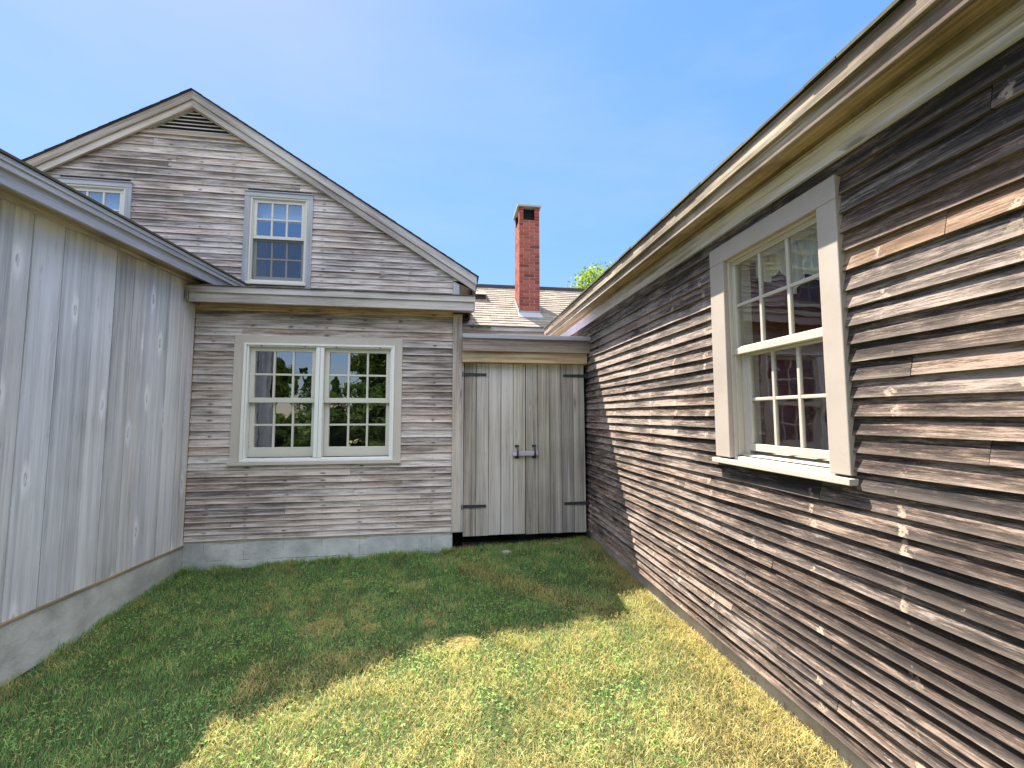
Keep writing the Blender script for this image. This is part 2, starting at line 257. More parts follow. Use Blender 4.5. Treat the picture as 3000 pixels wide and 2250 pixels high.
# ------------------------------------------------------------------ mesh builder
def ident(u, o, z): return (u, o, z)
class MB:
    def __init__(s, T=None):
        s.v = []; s.f = []; s.uv = []; s.uv2 = []; s.bd = []; s.T = T
    def tr(s, p): return Vector(s.T(*p)) if s.T else Vector(p)
    def hexa(s, c, g=(1, 0, 0), kind=0.0, r=None):
        g = Vector(g); n0 = len(s.v); off = (R(0, 40), R(0, 40)); b = (random.random() if r is None else r, random.random(), kind)
        L = [Vector(p) for p in c]; s.v += [s.tr(p) for p in c]
        for q in ((0, 3, 2, 1), (4, 5, 6, 7), (0, 1, 5, 4), (1, 2, 6, 5), (2, 3, 7, 6), (3, 0, 4, 7)):
            n = (L[q[1]]-L[q[0]]).cross(L[q[3]]-L[q[0]])
            if n.length < 1e-12: n = (L[q[2]]-L[q[1]]).cross(L[q[0]]-L[q[1]])
            n = n.normalized() if n.length > 1e-12 else Vector((0, 0, 1))
            a = n.cross(g)
            if a.length < 0.3: a = n.orthogonal(); gg = n.cross(a)*0.08
            else: gg = g
            a.normalize(); s.f.append([n0+i for i in q]); s.bd.append(b)
            s.uv.append([(L[i].dot(gg)+off[0], L[i].dot(a)+off[1]) for i in q]); s.uv2.append([(L[i].x, L[i].z) for i in q])
    def box(s, x0, x1, y0, y1, z0, z1, g='x', kind=0.0, r=None):
        x0, x1 = sorted((x0, x1)); y0, y1 = sorted((y0, y1)); z0, z1 = sorted((z0, z1))
        G = {'x': (1, 0, 0), 'y': (0, 1, 0), 'z': (0, 0, 1)}[g]
        s.hexa([(x0, y0, z0), (x1, y0, z0), (x1, y1, z0), (x0, y1, z0), (x0, y0, z1), (x1, y0, z1), (x1, y1, z1), (x0, y1, z1)], G, kind, r)
    def poly(s, pts, g=(1, 0, 0), r=None, kind=0.0):
        n0 = len(s.v); off = (R(0, 40), R(0, 40)); L = [Vector(p) for p in pts]; s.v += [s.tr(p) for p in pts]
        n = (L[1]-L[0]).cross(L[2]-L[0]).normalized(); a = n.cross(Vector(g)); a = a.normalized() if a.length > .1 else n.orthogonal()
        s.f.append(list(range(n0, n0+len(pts)))); s.bd.append((random.random() if r is None else r, random.random(), kind))
        s.uv.append([(p.dot(Vector(g))+off[0], p.dot(a)+off[1]) for p in L]); s.uv2.append([(p.x, p.z) for p in L])
    def prism(s, pts, d, g=(1, 0, 0), r=None):      # extrude a planar outline by vector d
        k = len(pts); L = [Vector(p) for p in pts]; D = Vector(d); r = random.random() if r is None else r
        s.poly(L, g, r); s.poly([p+D for p in reversed(L)], g, r)
        for i in range(k): j = (i+1) % k; s.poly([L[i], L[j], L[j]+D, L[i]+D], g, r)
    def strip(s, stations, us, v0, v1, b, off):       # stations: list of 4-vert sections
        n0 = len(s.v)
        for st in stations: s.v += [s.tr(p) for p in st]
        vv = [v0-0.02, v0, v1, v1+0.02]; ww = [0, 0, 1, 1]; k = len(stations)
        for i in range(k-1):
            for a in range(4):
                c = (a+1) % 4; q = [n0+4*i+a, n0+4*i+c, n0+4*i+4+c, n0+4*i+4+a]
                s.f.append(q); s.bd.append(b)
                va, vc = vv[a], vv[c]
                s.uv.append([(us[i]+off[0], va+off[1]), (us[i]+off[0], vc+off[1]), (us[i+1]+off[0], vc+off[1]), (us[i+1]+off[0], va+off[1])])
                s.uv2.append([(us[i], ww[a]), (us[i], ww[c]), (us[i+1], ww[c]), (us[i+1], ww[a])])
        for e, i in ((0, 0), (1, k-1)):
            s.f.append([n0+4*i+a for a in range(4)]); s.bd.append(b); s.uv.append([(off[0]+.01*a, off[1]+.01*a) for a in range(4)]); s.uv2.append([(us[i], 0.6)]*4)
    def build(s, name, mat, parent=None, bevel=0, smooth=False, recalc=True, label=None):
        me = bpy.data.meshes.new(name); me.from_pydata([tuple(p) for p in s.v], [], s.f)
        me.uv_layers.new(name='UVMap'); me.uv_layers.new(name='pos'); me.attributes.new('bd', 'FLOAT_COLOR', 'CORNER')
        u = me.uv_layers['UVMap']; w = me.uv_layers['pos']; a = me.attributes['bd']
        fu = [c for q in s.uv for p in q for c in p]; fw_ = [c for q in s.uv2 for p in q for c in p]
        u.data.foreach_set('uv', fu); w.data.foreach_set('uv', fw_)
        a.data.foreach_set('color', [c for q, b in zip(s.f, s.bd) for _ in q for c in (*b, 1.0)])
        if recalc:
            bm = bmesh.new(); bm.from_mesh(me); bmesh.ops.recalc_face_normals(bm, faces=bm.faces); bm.to_mesh(me); bm.free()
        me.materials.append(mat)
        o = bpy.data.objects.new(name, me); COL.objects.link(o)
        if parent is not None:
            root = parent
            while root.parent: root = root.parent
            me.transform(ROOTM[root.name].inverted()); o.parent = parent
        if bevel:
            md = o.modifiers.new('bevel', 'BEVEL'); md.width = bevel; md.segments = 2; md.limit_method = 'ANGLE'; md.angle_limit = 0.6
        if smooth: me.shade_smooth()
        if label: o['label'] = label
        return o
ROOTM = {}
def thing(name, label, cat, loc=(0, 0, 0), rz=0.0, group=None):
    o = bpy.data.objects.new(name, None); COL.objects.link(o); o.location = loc; o.rotation_euler = (0, 0, rz); o.empty_display_size = 0.3
    ROOTM[o.name] = Matrix.Translation(loc) @ Matrix.Rotation(rz, 4, 'Z')
    tag(o, label, cat, group); return o
def tag(o, label, cat, group=None):
    o['label'] = label; o['category'] = cat
    if group: o['group'] = group
def meta(o, kind): o['kind'] = kind

def courses(z0, z1, e):         # e(z) = exposure at height z
    zs = [z0]
    while zs[-1] < z1: zs.append(zs[-1]+e(zs[-1])*R(0.97, 1.03))
    return zs
def clapboards(mb, zs, ur, holes=(), t=0.013, jz=0.0015, jo=0.0012, kindf=None, step=0.3, lens=(2.2, 4.6), ztop=99, slopecut=None):
    for i in range(len(zs)-1):
        z0, z1 = zs[i], min(zs[i+1], ztop)
        if z1-z0 < 0.015: continue
        segs = ur((z0+z1)/2)
        for (h0, h1, ha, hb) in holes:
            if z0 < hb and z1 > ha:
                ns = []
                for a, b in segs:
                    if h1 <= a or h0 >= b: ns.append((a, b)); continue
                    if h0 > a: ns.append((a, h0))
                    if h1 < b: ns.append((h1, b))
                segs = ns
        for a, b in segs:
            if b-a < 0.03: continue
            cuts = [a]; x = a+R(0.3, lens[1])
            while x < b-0.25: cuts.append(x); x += R(*lens)
            cuts.append(b)
            for c0, c1 in zip(cuts[:-1], cuts[1:]):
                g0 = c0+(0.0012 if c0 > a else 0); g1 = c1-(0.0012 if c1 < b else 0)
                n = max(1, int((g1-g0)/step)); us = [g0+(g1-g0)*k/n for k in range(n+1)]
                sd = R(0, 100); st = []; wt = R(-0.0015, 0.0015); wz = R(-0.001, 0.001)
                for u in us:
                    dz = noise.noise(Vector((u*1.7, sd, 0)))*jz*2+wz; do = noise.noise(Vector((u*2.3, sd, 9)))*jo*2+wt
                    st.append([(u, -0.004, z0+dz), (u, t+do, z0+dz), (u, 0.003, z1+0.012), (u, -0.004, z1+0.012)])
                k = kindf(z0, (g0+g1)/2) if kindf else 0.0
                mb.strip(st, us, z0, z1, (random.random(), random.random(), k), (R(0, 40), R(0, 40)))
def rect(mb, u0, u1, z0, z1, o0, o1, l, r, t, b):     # frame of four butted members
    if t: mb.box(u0, u1, o0, o1, z1-t, z1, 'x')
    if b: mb.box(u0, u1, o0, o1, z0, z0+b, 'x')
    if l: mb.box(u0, u0+l, o0, o1, z0+b, z1-t, 'z')
    if r: mb.box(u1-r, u1, o0, o1, z0+b, z1-t, 'z')
def sash(parent, T, u0, u1, z0, z1, o0, o1, st, top, bot, mat, gl, cols=3, rows=2, mw=0.022, name='sash', bev=0.003, shape=None):
    mb = MB(T); rect(mb, u0, u1, z0, z1, o0, o1, st, st, top, bot)
    a, b, c, d = u0+st, u1-st, z0+bot, z1-top; m0, m1 = o0+0.006, o1-0.004
    xs = [a+(b-a)*k/cols for k in range(1, cols)]; ys = [c+(d-c)*k/rows for k in range(1, rows)]
    for x in xs: mb.box(x-mw/2, x+mw/2, m0, m1, c, d, 'z')
    ed = [a]+xs+[b]
    for y in ys:
        for k in range(cols): mb.box(ed[k]+(mw/2 if k else 0), ed[k+1]-(mw/2 if k < cols-1 else 0), m0, m1-0.001, y-mw/2, y+mw/2, 'x')
    so = mb.build(name, mat, parent, bev)
    om = (o0+o1)/2; ed2 = [c]+ys+[d]; g = MB(T)
    for i in range(cols):
        for j in range(rows):
            # old panes: each set at its own minute tilt
            q0, q1 = ed[i]+(mw/2 if i else 0), ed[i+1]-(mw/2 if i < cols-1 else 0); p0, p1 = ed2[j]+(mw/2 if j else 0), ed2[j+1]-(mw/2 if j < rows-1 else 0)
            a1, a2 = R(-.0006, .0006), R(-.0006, .0006)
            g.poly([(q0, om+a1+a2, p0), (q1, om-a1+a2, p0), (q1, om-a1-a2, p1), (q0, om+a1-a2, p1)], r=.5)
    g.build('pane', gl, parent, recalc=False)
    return so

# ------------------------------------------------------------------ ground
def gz(x, y):
    L = -1.71-0.085*max(-0.4, min(4.0, 5.2-y)); Rr = -1.575-0.004*max(0, min(4, y-1.5))+0.045*max(0, min(1, y-4.1))
    t = max(-0.3, min(1.15, (x+2.9)/4.65)); z = L*(1-t)+Rr*t
    if t < 0: z = L+(Rr-L)*t*0.3
    return z+0.012*noise.noise(Vector((x*1.3, y*1.3, 0)))+0.006*noise.noise(Vector((x*5, y*5, 3)))
def ground():
    xs = [-400, -150, -60, -25, -12, -8]+[-6+0.12*i for i in range(76)]+[4, 8, 15, 30, 70, 160, 400]
    ys = [-400, -150, -60, -25, -12, -6, -3]+[-1.5+0.12*i for i in range(64)]+[7, 9, 12, 18, 30, 60, 150, 400]
    vs = [(x, y, gz(x, y)) for y in ys for x in xs]; nx = len(xs)
    fs = [(j*nx+i, j*nx+i+1, (j+1)*nx+i+1, (j+1)*nx+i) for j in range(len(ys)-1) for i in range(nx-1)]
    me = bpy.data.meshes.new('ground'); me.from_pydata(vs, [], fs); me.shade_smooth()
    s = NT('turf_soil'); pos = s.n('ShaderNodeNewGeometry').outputs['Position']
    n1 = s.noise(pos, 2.2, 4, 0.6); n2 = s.noise(pos, 40, 5, 0.8)
    c = s.mix(s.mr(n2, 0.35, 0.7), c3(0.13, 0.16, 0.06), c3(0.30, 0.32, 0.14)); c = s.mix(s.mr(n1, 0.5, 0.7), c, c3(0.30, 0.25, 0.13))
    # bare soil shows between the blades in the yard; farther off the sheet itself is the meadow
    sp = s.n('ShaderNodeSeparateXYZ', {'Vector': pos}); inx = s.math('MULTIPLY', s.mr(sp.outputs[0], -6.5, -5.5), s.mr(sp.outputs[1], -3.5, -2.5)); inx = s.math('MULTIPLY', inx, s.mr(sp.outputs[1], 5.4, 6.0, 1, 0))
    c = s.mix(inx, c, s.mix(s.mr(n2, 0.35, 0.7), c3(0.035, 0.045, 0.018), c3(0.10, 0.10, 0.045)))
    me.materials.append(s.bsdf(c, 0.95, n2, 0.8, 0.02, 0.1))
    o = bpy.data.objects.new('ground', me); COL.objects.link(o); meta(o, 'structure')
ground()

# ------------------------------------------------------------------ LEAN-TO extension (grey clapboards, twin window)
YB = 5.2
TB = lambda u, o, z: (u, YB-o, z)
ext = thing('house_extension', 'low grey clapboard house extension with a wide twin window above a pale block foundation', 'house', (-1.4, 5.8, -1.75))
mb = MB(TB)
WB = (-2.44, -0.578, -0.535, 0.911)
eB = lambda z: 0.066 if z < -0.95 else (0.078 if z < -0.55 else (0.090 if z < 0.9 else 0.098))
clapboards(mb, courses(-1.375, 1.26, eB), lambda z: [(-2.86, 0.018)], [(WB[0]+.04, WB[1]-.04, WB[2]+.03, WB[3]-.04)], t=0.019, jz=0.003, jo=0.0022, kindf=lambda z, u: 0.85 if z > 1.12 else 0.0, ztop=1.262)
mb.build('wall', M['clap_grey'], ext)
mb = MB(TB)      # sheathing and body
for a, b, c, d in ((-2.9, WB[0]+.06, -1.38, 1.26), (WB[1]-.06, 0.13, -1.38, 1.26), (WB[0]+.06, WB[1]-.06, -1.38, WB[2]+.05), (WB[0]+.06, WB[1]-.06, WB[3]-.06, 1.26)): mb.box(a, b, -0.12, -0.004, c, d)
mb.box(0.03, 0.13, -1.1, -0.121, -1.38, 1.26); mb.box(-2.9, 0.13, -1.1, -0.9, -1.38, 1.26); mb.box(-2.9, -2.8, -0.9, -0.121, -1.38, 1.26)
mb.box(-2.8, 0.03, -0.9, -0.121, 1.2, 1.258); mb.box(-2.8, 0.03, -0.9, -0.121, -1.38, -1.3)
mb.build('sheathing', M['sheath'], ext)
mb = MB(); mb.box(0.018, 0.131, 5.166, 5.196, -1.385, 1.205, 'z'); mb.box(0.132, 0.156, 5.168, 5.30, -1.385, 0.78, 'z'); mb.box(0.0185, 0.1315, 5.160, 5.196, 1.206, 1.232, 'x'); mb.build('corner_board', M['trim_grey'], ext, 0.003)
mb = MB(); mb.box(-2.893, -2.862, 5.172, 5.196, -1.38, 1.23, 'z', kind=0.4); mb.build('corner_board', M['ochre'], ext, 0.002)
# cornice
mb = MB(); mb.box(-2.83, 0.278, 4.965, 4.992, 1.338, 1.408, 'x'); mb.box(-2.83, 0.262, 4.982, 5.01, 1.236, 1.3375, 'x')
mb.hexa([(0.2625, 5.011, 1.236), (0.277, 5.011, 1.236), (0.277, 6.25, 1.50), (0.2625, 6.25, 1.50), (0.2625, 5.011, 1.40), (0.277, 5.011, 1.40), (0.277, 6.25, 1.70), (0.2625, 6.25, 1.70)], (0, 1, 0))
mb.box(-2.86, -2.831, 4.97, 5.19, 1.236, 1.408, 'y'); mb.build('fascia', M['trim_grey'], ext, 0.003)
mb = MB(); mb.box(-2.83, 0.262, 5.0105, 5.19, 1.262, 1.275, 'x', kind=0.5); mb.hexa([(0.132, 5.19, 1.264), (0.262, 5.19, 1.264), (0.262, 6.24, 1.52), (0.132, 6.24, 1.52), (0.132, 5.19, 1.276), (0.262, 5.19, 1.276), (0.262, 6.24, 1.535), (0.132, 6.24, 1.535)], (0, 1, 0)); mb.build('soffit', M['ochre'], ext)
mb = MB()       # roof shingle sheet with a ragged drip edge made of tabs
x = -2.86
mb.hexa([(-2.86, 4.975, 1.409), (0.28, 4.975, 1.409), (0.28, 6.3, 1.71), (-2.86, 6.3, 1.71), (-2.86, 4.975, 1.419), (0.28, 4.975, 1.419), (0.28, 6.3, 1.722), (-2.86, 6.3, 1.722)], r=.4)
while x < 0.285:
    w = min(R(0.14, 0.32), 0.287-x); d = R(-0.006, 0.006); h = R(0.0, 0.003)
    mb.hexa([(x, 4.955+d, 1.4095), (x+w-.003, 4.955+d, 1.4095), (x+w-.003, 5.09, 1.441), (x, 5.09, 1.441), (x, 4.955+d, 1.4165+h), (x+w-.003, 4.955+d, 1.4165+h), (x+w-.003, 5.09, 1.452), (x, 5.09, 1.452)])
    x += w
mb.build('roof', M['shingle_mossy'], ext)
mb = MB()
mb.box(-2.872, 0.036, 5.19, 5.34, -1.95, -1.3765)
mb.build('foundation', M['conc'], ext, 0.006)
# twin window
wnd = MB(TB); C = 0.026
u0, u1, z0, z1 = WB
wnd.box(u0, u1, -0.002, C, z1-.09, z1); wnd.box(u0, u0+.108, -0.002, C, -0.53, z1-.09, 'z'); wnd.box(u1-.09, u1, -0.002, C, -0.53, z1-.09, 'z')
wn = wnd.build('window', M['greige'], ext, 0.003)
fr = MB(TB)
rect(fr, -2.333, -0.667, -0.528, 0.822, -0.10, 0.040, .028, .028, .022, .022)
rect(fr, -2.304, -0.696, -0.505, 0.799, -0.10, 0.022, .020, .020, .016, .018)
fr.box(-1.556, -1.512, -0.10, 0.030, -0.486, 0.782, 'z'); fr.box(-1.508, -1.468, -0.10, 0.030, -0.486, 0.782, 'z'); fr.box(-1.5125, -1.5075, -0.10, 0.018, -0.486, 0.782, 'z')
fr.build('frame', M['white'], wn, 0.003)
sl_ = MB(TB); sl_.box(-2.453, -0.574, -0.002, 0.052, -0.563, -0.531); sl_.build('sill', M['greige'], wn, 0.003)
for a, b in ((-2.282, -1.558), (-1.466, -0.716)):
    sash(wn, TB, a, b, 0.142, 0.780, -0.055, -0.015, 0.052, 0.045, 0.056, M['cream'], M['glass'], name='upper_sash')
    sash(wn, TB, a, b, -0.484, 0.198, -0.098, -0.058, 0.052, 0.056, 0.112, M['cream'], M['glass'], name='lower_sash')
    for q in (a+.13, b-.12): hw = MB(TB); hw.box(q-.006, q+.006, 0.0225, 0.026, 0.785, 0.797); hw.build('screw_cover', M['sheath'], wn)
rm = MB(TB)      # dark panel standing in for the unlit room behind
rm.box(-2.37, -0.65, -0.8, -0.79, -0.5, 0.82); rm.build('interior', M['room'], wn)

# ------------------------------------------------------------------ GABLED HOUSE
YG = 6.28
TG = lambda u, o, z: (u, YG-o, z)
gab = thing('gabled_house', 'tall grey clapboard house with a gable end, louvred attic vent and asphalt roof', 'house', (-3.62, 8.5, -1.75))
PX, PZ, SL = -3.62, 4.53, 0.621          # peak of the rake on the plane y=6.2
def ztopr(x): return PZ-SL*abs(x-PX)
zin = 0.268                                # vertical depth of the rake boards
def urG(z):
    h = (PZ-zin+0.12-z)/SL; return [(max(PX-h, -7.2), min(PX+h, 0.02))]
W1 = (-2.905, -1.992, 1.842, 3.155); W2 = (-5.245, -4.332, 1.842, 3.155)
mb = MB(TG)
eG = lambda z: 0.087 if z < 3.1 else (0.10 if z < 3.6 else 0.114)
VZ = 3.93
clapboards(mb, courses(1.2, VZ, eG), urG, [(w[0]+.03, w[1]-.03, w[2]+.02, w[3]-.04) for w in (W1, W2)], t=0.018, jz=0.0028, jo=0.002, ztop=VZ)
mb.build('wall', M['clap_grey'], gab)
mb = MB()      # body: pentagon prism with openings kept simple behind the siding
def gz_in(x): return ztopr(x)-0.16
def slab(xa, xb, za=None, zb=None, y0=6.286, y1=6.40):
    n = max(1, int(abs(xb-xa)/0.6))
    for k in range(n):
        p, q = xa+(xb-xa)*k/n, xa+(xb-xa)*(k+1)/n
        ta, tb = (gz_in(p), gz_in(q)) if zb is None else (zb, zb)
        b = -1.4 if za is None else za
        mb.hexa([(p, y0, b), (q, y0, b), (q, y1, b), (p, y1, b), (p, y0, ta), (q, y0, tb), (q, y1, tb), (p, y1, ta)])
i1, i2 = 0.05, 0.05
slab(-7.3, W2[0]+i1); slab(W2[1]-i1, PX); slab(PX, W1[0]+i1); slab(W1[1]-i1, 0.108)
for w in (W1, W2):
    slab(w[0]+i1, w[1]-i1, None, w[2]+.05); slab(w[0]+i1, w[1]-i1, w[3]-.06, None)
mb.box(-7.3, -7.2, 6.401, 13.0, -1.4, 2.0); mb.box(0.0, 0.108, 6.401, 13.0, -1.4, 1.90); mb.box(-7.2, 0.0, 12.9, 13.0, -1.4, 2.0); mb.box(-7.2, 0.0, 6.401, 12.9, 1.2, 1.25)
mb.build('body', M['sheath'], gab)
mb = MB(); mb.box(-7.35, 0.06, 6.3, 13.0, -2.05, -1.41); mb.build('foundation', M['conc_a'], gab)
mb = MB(); mb.box(0.021, 0.112, 6.245, 6.284, 1.3, 1.98, 'z'); mb.build('corner_board', M['trim_pale'], gab, 0.003)
# roof slabs
th = 0.012
mb = MB()
xe = 0.378
for sgn in (1, -1):
    xo = PX+sgn*(xe-PX); zo = ztopr(xe)
    mb.hexa([(PX, 6.185, PZ), (PX, 13.2, PZ), (xo, 13.2, zo), (xo, 6.185, zo), (PX, 6.185, PZ+th), (PX, 13.2, PZ+th), (xo, 13.2, zo+th), (xo, 6.185, zo+th)], (0, 1, 0), r=.5)
    # shingle courses whose butts step along the rake
    n = 33; Ls = abs(xe-PX)
    for k in range(n):
        a = k*Ls/n; b = (k+1)*Ls/n+0.02; xa = PX+sgn*a; xb = PX+sgn*b; j = R(-.006, .004)
        mb.hexa([(xa, 6.172+j, ztopr(PX+a)+th+.0005), (xa, 13.21, ztopr(PX+a)+th+.0005), (xb, 13.21, ztopr(PX+b)+th+.0005), (xb, 6.172+j, ztopr(PX+b)+th+.0005),
                 (xa, 6.172+j, ztopr(PX+a)+th+.003), (xa, 13.21, ztopr(PX+a)+th+.003), (xb, 13.21, ztopr(PX+b)+th+.009), (xb, 6.172+j, ztopr(PX+b)+th+.009)], (0, 1, 0))
rf = mb.build('roof', M['shingle_dark'], gab)
# rake boards: upper proud board and lower board, mitred at the peak
def rake(mb, ya, yb, t0, t1, xend, kind=0.0):
    for sgn in (1, -1):
        xo = PX+sgn*(xend-PX)
        mb.hexa([(PX, ya, PZ-t1), (PX, yb, PZ-t1), (xo, yb, ztopr(xend)-t1), (xo, ya, ztopr(xend)-t1), (PX, ya, PZ-t0), (PX, yb, PZ-t0), (xo, yb, ztopr(xend)-t0), (xo, ya, ztopr(xend)-t0)], (sgn*0.85, 0, -0.527), kind)
mb = MB(); rake(mb, 6.195, 6.222, 0.001, 0.125, 0.368); rake(mb, 6.212, 6.245, 0.126, 0.228, 0.352); mb.build('rake_board', M['trim_grey'], gab, 0.003)
mb = MB()      # eave return on the right and level fascia running back
mb.prism([(0.021, 6.236, ztopr(0.021)-.23), (0.021, 6.236, 1.985), (0.315, 6.236, 1.985), (0.325, 6.236, ztopr(0.325)-.23)], (0, .04, 0)); mb.build('eave_return', M['trim_grey'], gab, 0.002)
mb = MB(); mb.hexa([(0.317, 6.2465, 1.86), (0.345, 6.2465, 1.83), (0.345, 13.1, 1.83), (0.317, 13.1, 1.86), (0.33, 6.2465, 1.99), (0.372, 6.2465, 2.03), (0.372, 13.1, 2.03), (0.33, 13.1, 1.99)], (0, 1, 0)); mb.build('eave_fascia', M['ochre'], gab)
for a, b in ((0.113, 0.316), (-7.6, -7.31)): mb = MB(); mb.box(a, b, 6.278, 13.0, 1.965, 1.98, 'y'); mb.build('eave_soffit', M['ochre'], gab)
# attic vent
vb = MB(TG)
hb = 0.74; zt = VZ+hb*0.62
def tri(m, hw, zb, ztop_, o0, o1, w):       # triangular frame
    sl = (ztop_-zb)/hw
    for sg in (1, -1):
        m.hexa([(PX+sg*hw, o0, zb), (PX+sg*(hw-w*1.9), o0, zb), (PX, o0, ztop_-w*1.18), (PX, o0, ztop_), (PX+sg*hw, o1, zb), (PX+sg*(hw-w*1.9), o1, zb), (PX, o1, ztop_-w*1.18), (PX, o1, ztop_)], (sg*.85, 0, -.527))
tri(vb, 0.625, 3.955, 3.955+.625*.62, -0.002, 0.030, .045)
vb.box(PX-.66, PX+.66, -0.002, 0.026, 3.921, 3.9545); vb.box(PX-.68, PX+.68, -0.002, 0.034, 3.895, 3.9205, kind=.5)
vent = vb.build('vent', M['trim_grey'], gab, 0.002)
vb = MB(TG)
for k in range(6):
    z = 3.962+k*0.053; hw = (4.262-z)/.62+.02
    if hw > .05: vb.hexa([(PX-hw, 0.020, z), (PX+hw, 0.020, z), (PX+hw, -0.05, z+.038), (PX-hw, -0.05, z+.038), (PX-hw, 0.020, z+.016), (PX+hw, 0.020, z+.016), (PX+hw, -0.05, z+.050), (PX-hw, -0.05, z+.050)], r=.85)
vb.build('louvre', M['trim_grey'], vent)
vb = MB(TG)
vb.hexa([(PX-.55, -0.004, 3.975), (PX+.55, -0.004, 3.975), (PX+.55, -0.002, 3.975), (PX-.55, -0.002, 3.975), (PX-.02, -0.004, 4.30), (PX+.02, -0.004, 4.30), (PX+.02, -0.002, 4.30), (PX-.02, -0.002, 4.30)])
vb.build('vent_backing', M['dark'], vent)

def gwindow(w, label):
    u0, u1, z0, z1 = w
    m = MB(TG); m.box(u0, u1, -0.002, 0.030, z1-.062, z1); m.box(u0-.004, u1+.004, -0.002, 0.042, z1+.0005, z1+.016); m.box(u0, u0+.075, -0.002, 0.028, z0-.2, z1-.0625, 'z'); m.box(u1-.075, u1, -0.002, 0.028, z0-.2, z1-.0625, 'z')
    o = m.build('window', M['trim_pale'], gab, 0.003, label=label)
    f = MB(TG); rect(f, u0+.075, u1-.075, z0+.01, z1-.062, -0.10, 0.020, .026, .026, .024, .03); rect(f, u0+.101, u1-.101, z0+.04, z1-.086, -0.10, 0.006, .014, .014, .012, .012); f.build('frame', M['cream'], o, 0.003)
    a, b = u0+.116, u1-.116
    sash(o, TG, a, b, z1-.665, z1-.099, -0.040, -0.004, 0.042, 0.040, 0.045, M['cream'], M['glass'], name='upper_sash', mw=0.024)
    sash(o, TG, a, b, z0+.053, z1-.64, -0.080, -0.044, 0.042, 0.045, 0.060, M['cream'], M['glass'], name='lower_sash', mw=0.024)
    s_ = MB(TG); s_.box(u0+.06, u1-.06, 0.0205, 0.045, z0-.02, z0+.012); s_.build('sill', M['cream'], o, 0.002)
    s_ = MB(TG); s_.poly([(a+.004, -0.012, z0+.055), (b-.004, -0.012, z0+.055), (b-.004, -0.012, z1-.665), (a+.004, -0.012, z1-.665)]); s_.build('insect_screen', M['screen'], o, recalc=False)
    s_ = MB(TG); s_.box(a, b, -0.13, -0.12, z1-.36, z1-.08); s_.build('blind', M['blind'], o)
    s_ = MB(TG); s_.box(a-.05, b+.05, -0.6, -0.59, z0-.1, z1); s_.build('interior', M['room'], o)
gwindow(W1, None); gwindow(W2, None)

# ------------------------------------------------------------------ SHED (vertical boards, left)
aA = 0.0850175; CA = -3.3113556
shed = thing('board_shed', 'silvery shed on the left clad in wide vertical boards above a poured concrete foundation', 'shed', (CA*math.cos(aA), -CA*math.sin(aA), -1.9), -aA)
RA = Matrix.Translation((CA*math.cos(aA), -CA*math.sin(aA), 0)) @ Matrix.Rotation(-aA, 4, 'Z')
TA = lambda x, y, z: tuple(RA @ Vector((x, y, z)))     # local: x out of the wall, y along it
YA0, YA1 = 2.25, 4.93
mb = MB(TA); y = YA1; k = 0
while y > YA0+.05:
    w = min(R(0.115, 0.225), y-YA0); o = R(-.004, .005); gp_ = R(.002, .007); cup = R(.002, .006)*(1 if random.random() < .7 else -1)
    n = 12; zs = [-1.425+(3.0+0.02)*i/n for i in range(n+1)]; off = (R(0, 40), R(0, 40)); b = (random.random(), random.random(), 0.0); sd = R(0, 99); ds = []
    lo = R(-.004, .004)
    for z in zs:
        q = noise.noise(Vector((z*0.9, sd, 0)))*.003; cc = cup*(1+noise.noise(Vector((z*0.7, sd, 5)))); e0, e1 = y-w+gp_/2+q, y-gp_/2+q*.6
        zz = z+lo if z < -1.4 else z
        prof = [(0.002, e0), (0.017+o-cc, e0), (0.0185+o-cc*.4, e0+(e1-e0)*.12), (0.020+o, e0+(e1-e0)*.35), (0.020+o, e0+(e1-e0)*.65), (0.0185+o-cc*.4, e0+(e1-e0)*.88), (0.017+o-cc, e1), (0.002, e1)]
        ds.append([(p, yy, zz) for p, yy in prof])
    n0 = len(mb.v); K = 8
    for st in ds: mb.v += [mb.tr(p) for p in st]
    for i_ in range(n):
        for a in range(K):
            c_ = (a+1) % K; mb.f.append([n0+K*i_+a, n0+K*i_+c_, n0+K*(i_+1)+c_, n0+K*(i_+1)+a]); mb.bd.append(b)
            va, vc = ds[i_][a][1]-y+(0.01 if a in (0, 7) else 0), ds[i_][c_][1]-y
            mb.uv.append([(zs[i_]+off[0], va+off[1]), (zs[i_]+off[0], vc+off[1]), (zs[i_+1]+off[0], vc+off[1]), (zs[i_+1]+off[0], va+off[1])]); mb.uv2.append([(zs[i_], 0)]*4)
    for e_ in (0, n): mb.f.append([n0+K*e_+a for a in range(K)]); mb.bd.append(b); mb.uv.append([(off[0]+.01*a, off[1]) for a in range(K)]); mb.uv2.append([(0, 0)]*K)
    y -= w; k += 1
mb.build('siding', M['shed'], shed)
mb = MB(TA); mb.box(-4.0, 0.0015, YA0+.02, 4.9, -1.425, 1.56); mb.box(-4.0, 0.0015, 4.9, 6.2, 1.44, 1.56); mb.build('body', M['sheath'], shed)
mb = MB(TA); mb.box(-0.03, 0.0, YA0, 4.92, -1.425, -1.42); mb.box(-4.03, 0.010, YA0-.01, 4.955, -2.3, -1.4265, 'y'); mb.build('foundation', M['conc_a'], shed, 0.01)
mb = MB(TA); mb.box(0.0, 0.026, YA0-.02, 4.94, -1.4262, -1.41, 'y', kind=.8); mb.build('sill_edge', M['ochre'], shed)
mb = MB(TA)
mb.box(0.235, 0.262, YA0-.25, 6.35, 1.555, 1.628, 'y'); mb.box(0.205, 0.2345, YA0-.25, 6.35, 1.462, 1.57, 'y'); mb.box(0.262, 0.272, YA0-.25, 6.35, 1.598, 1.634, 'y')
mb.build('fascia', M['trim_pale'], shed, 0.003)
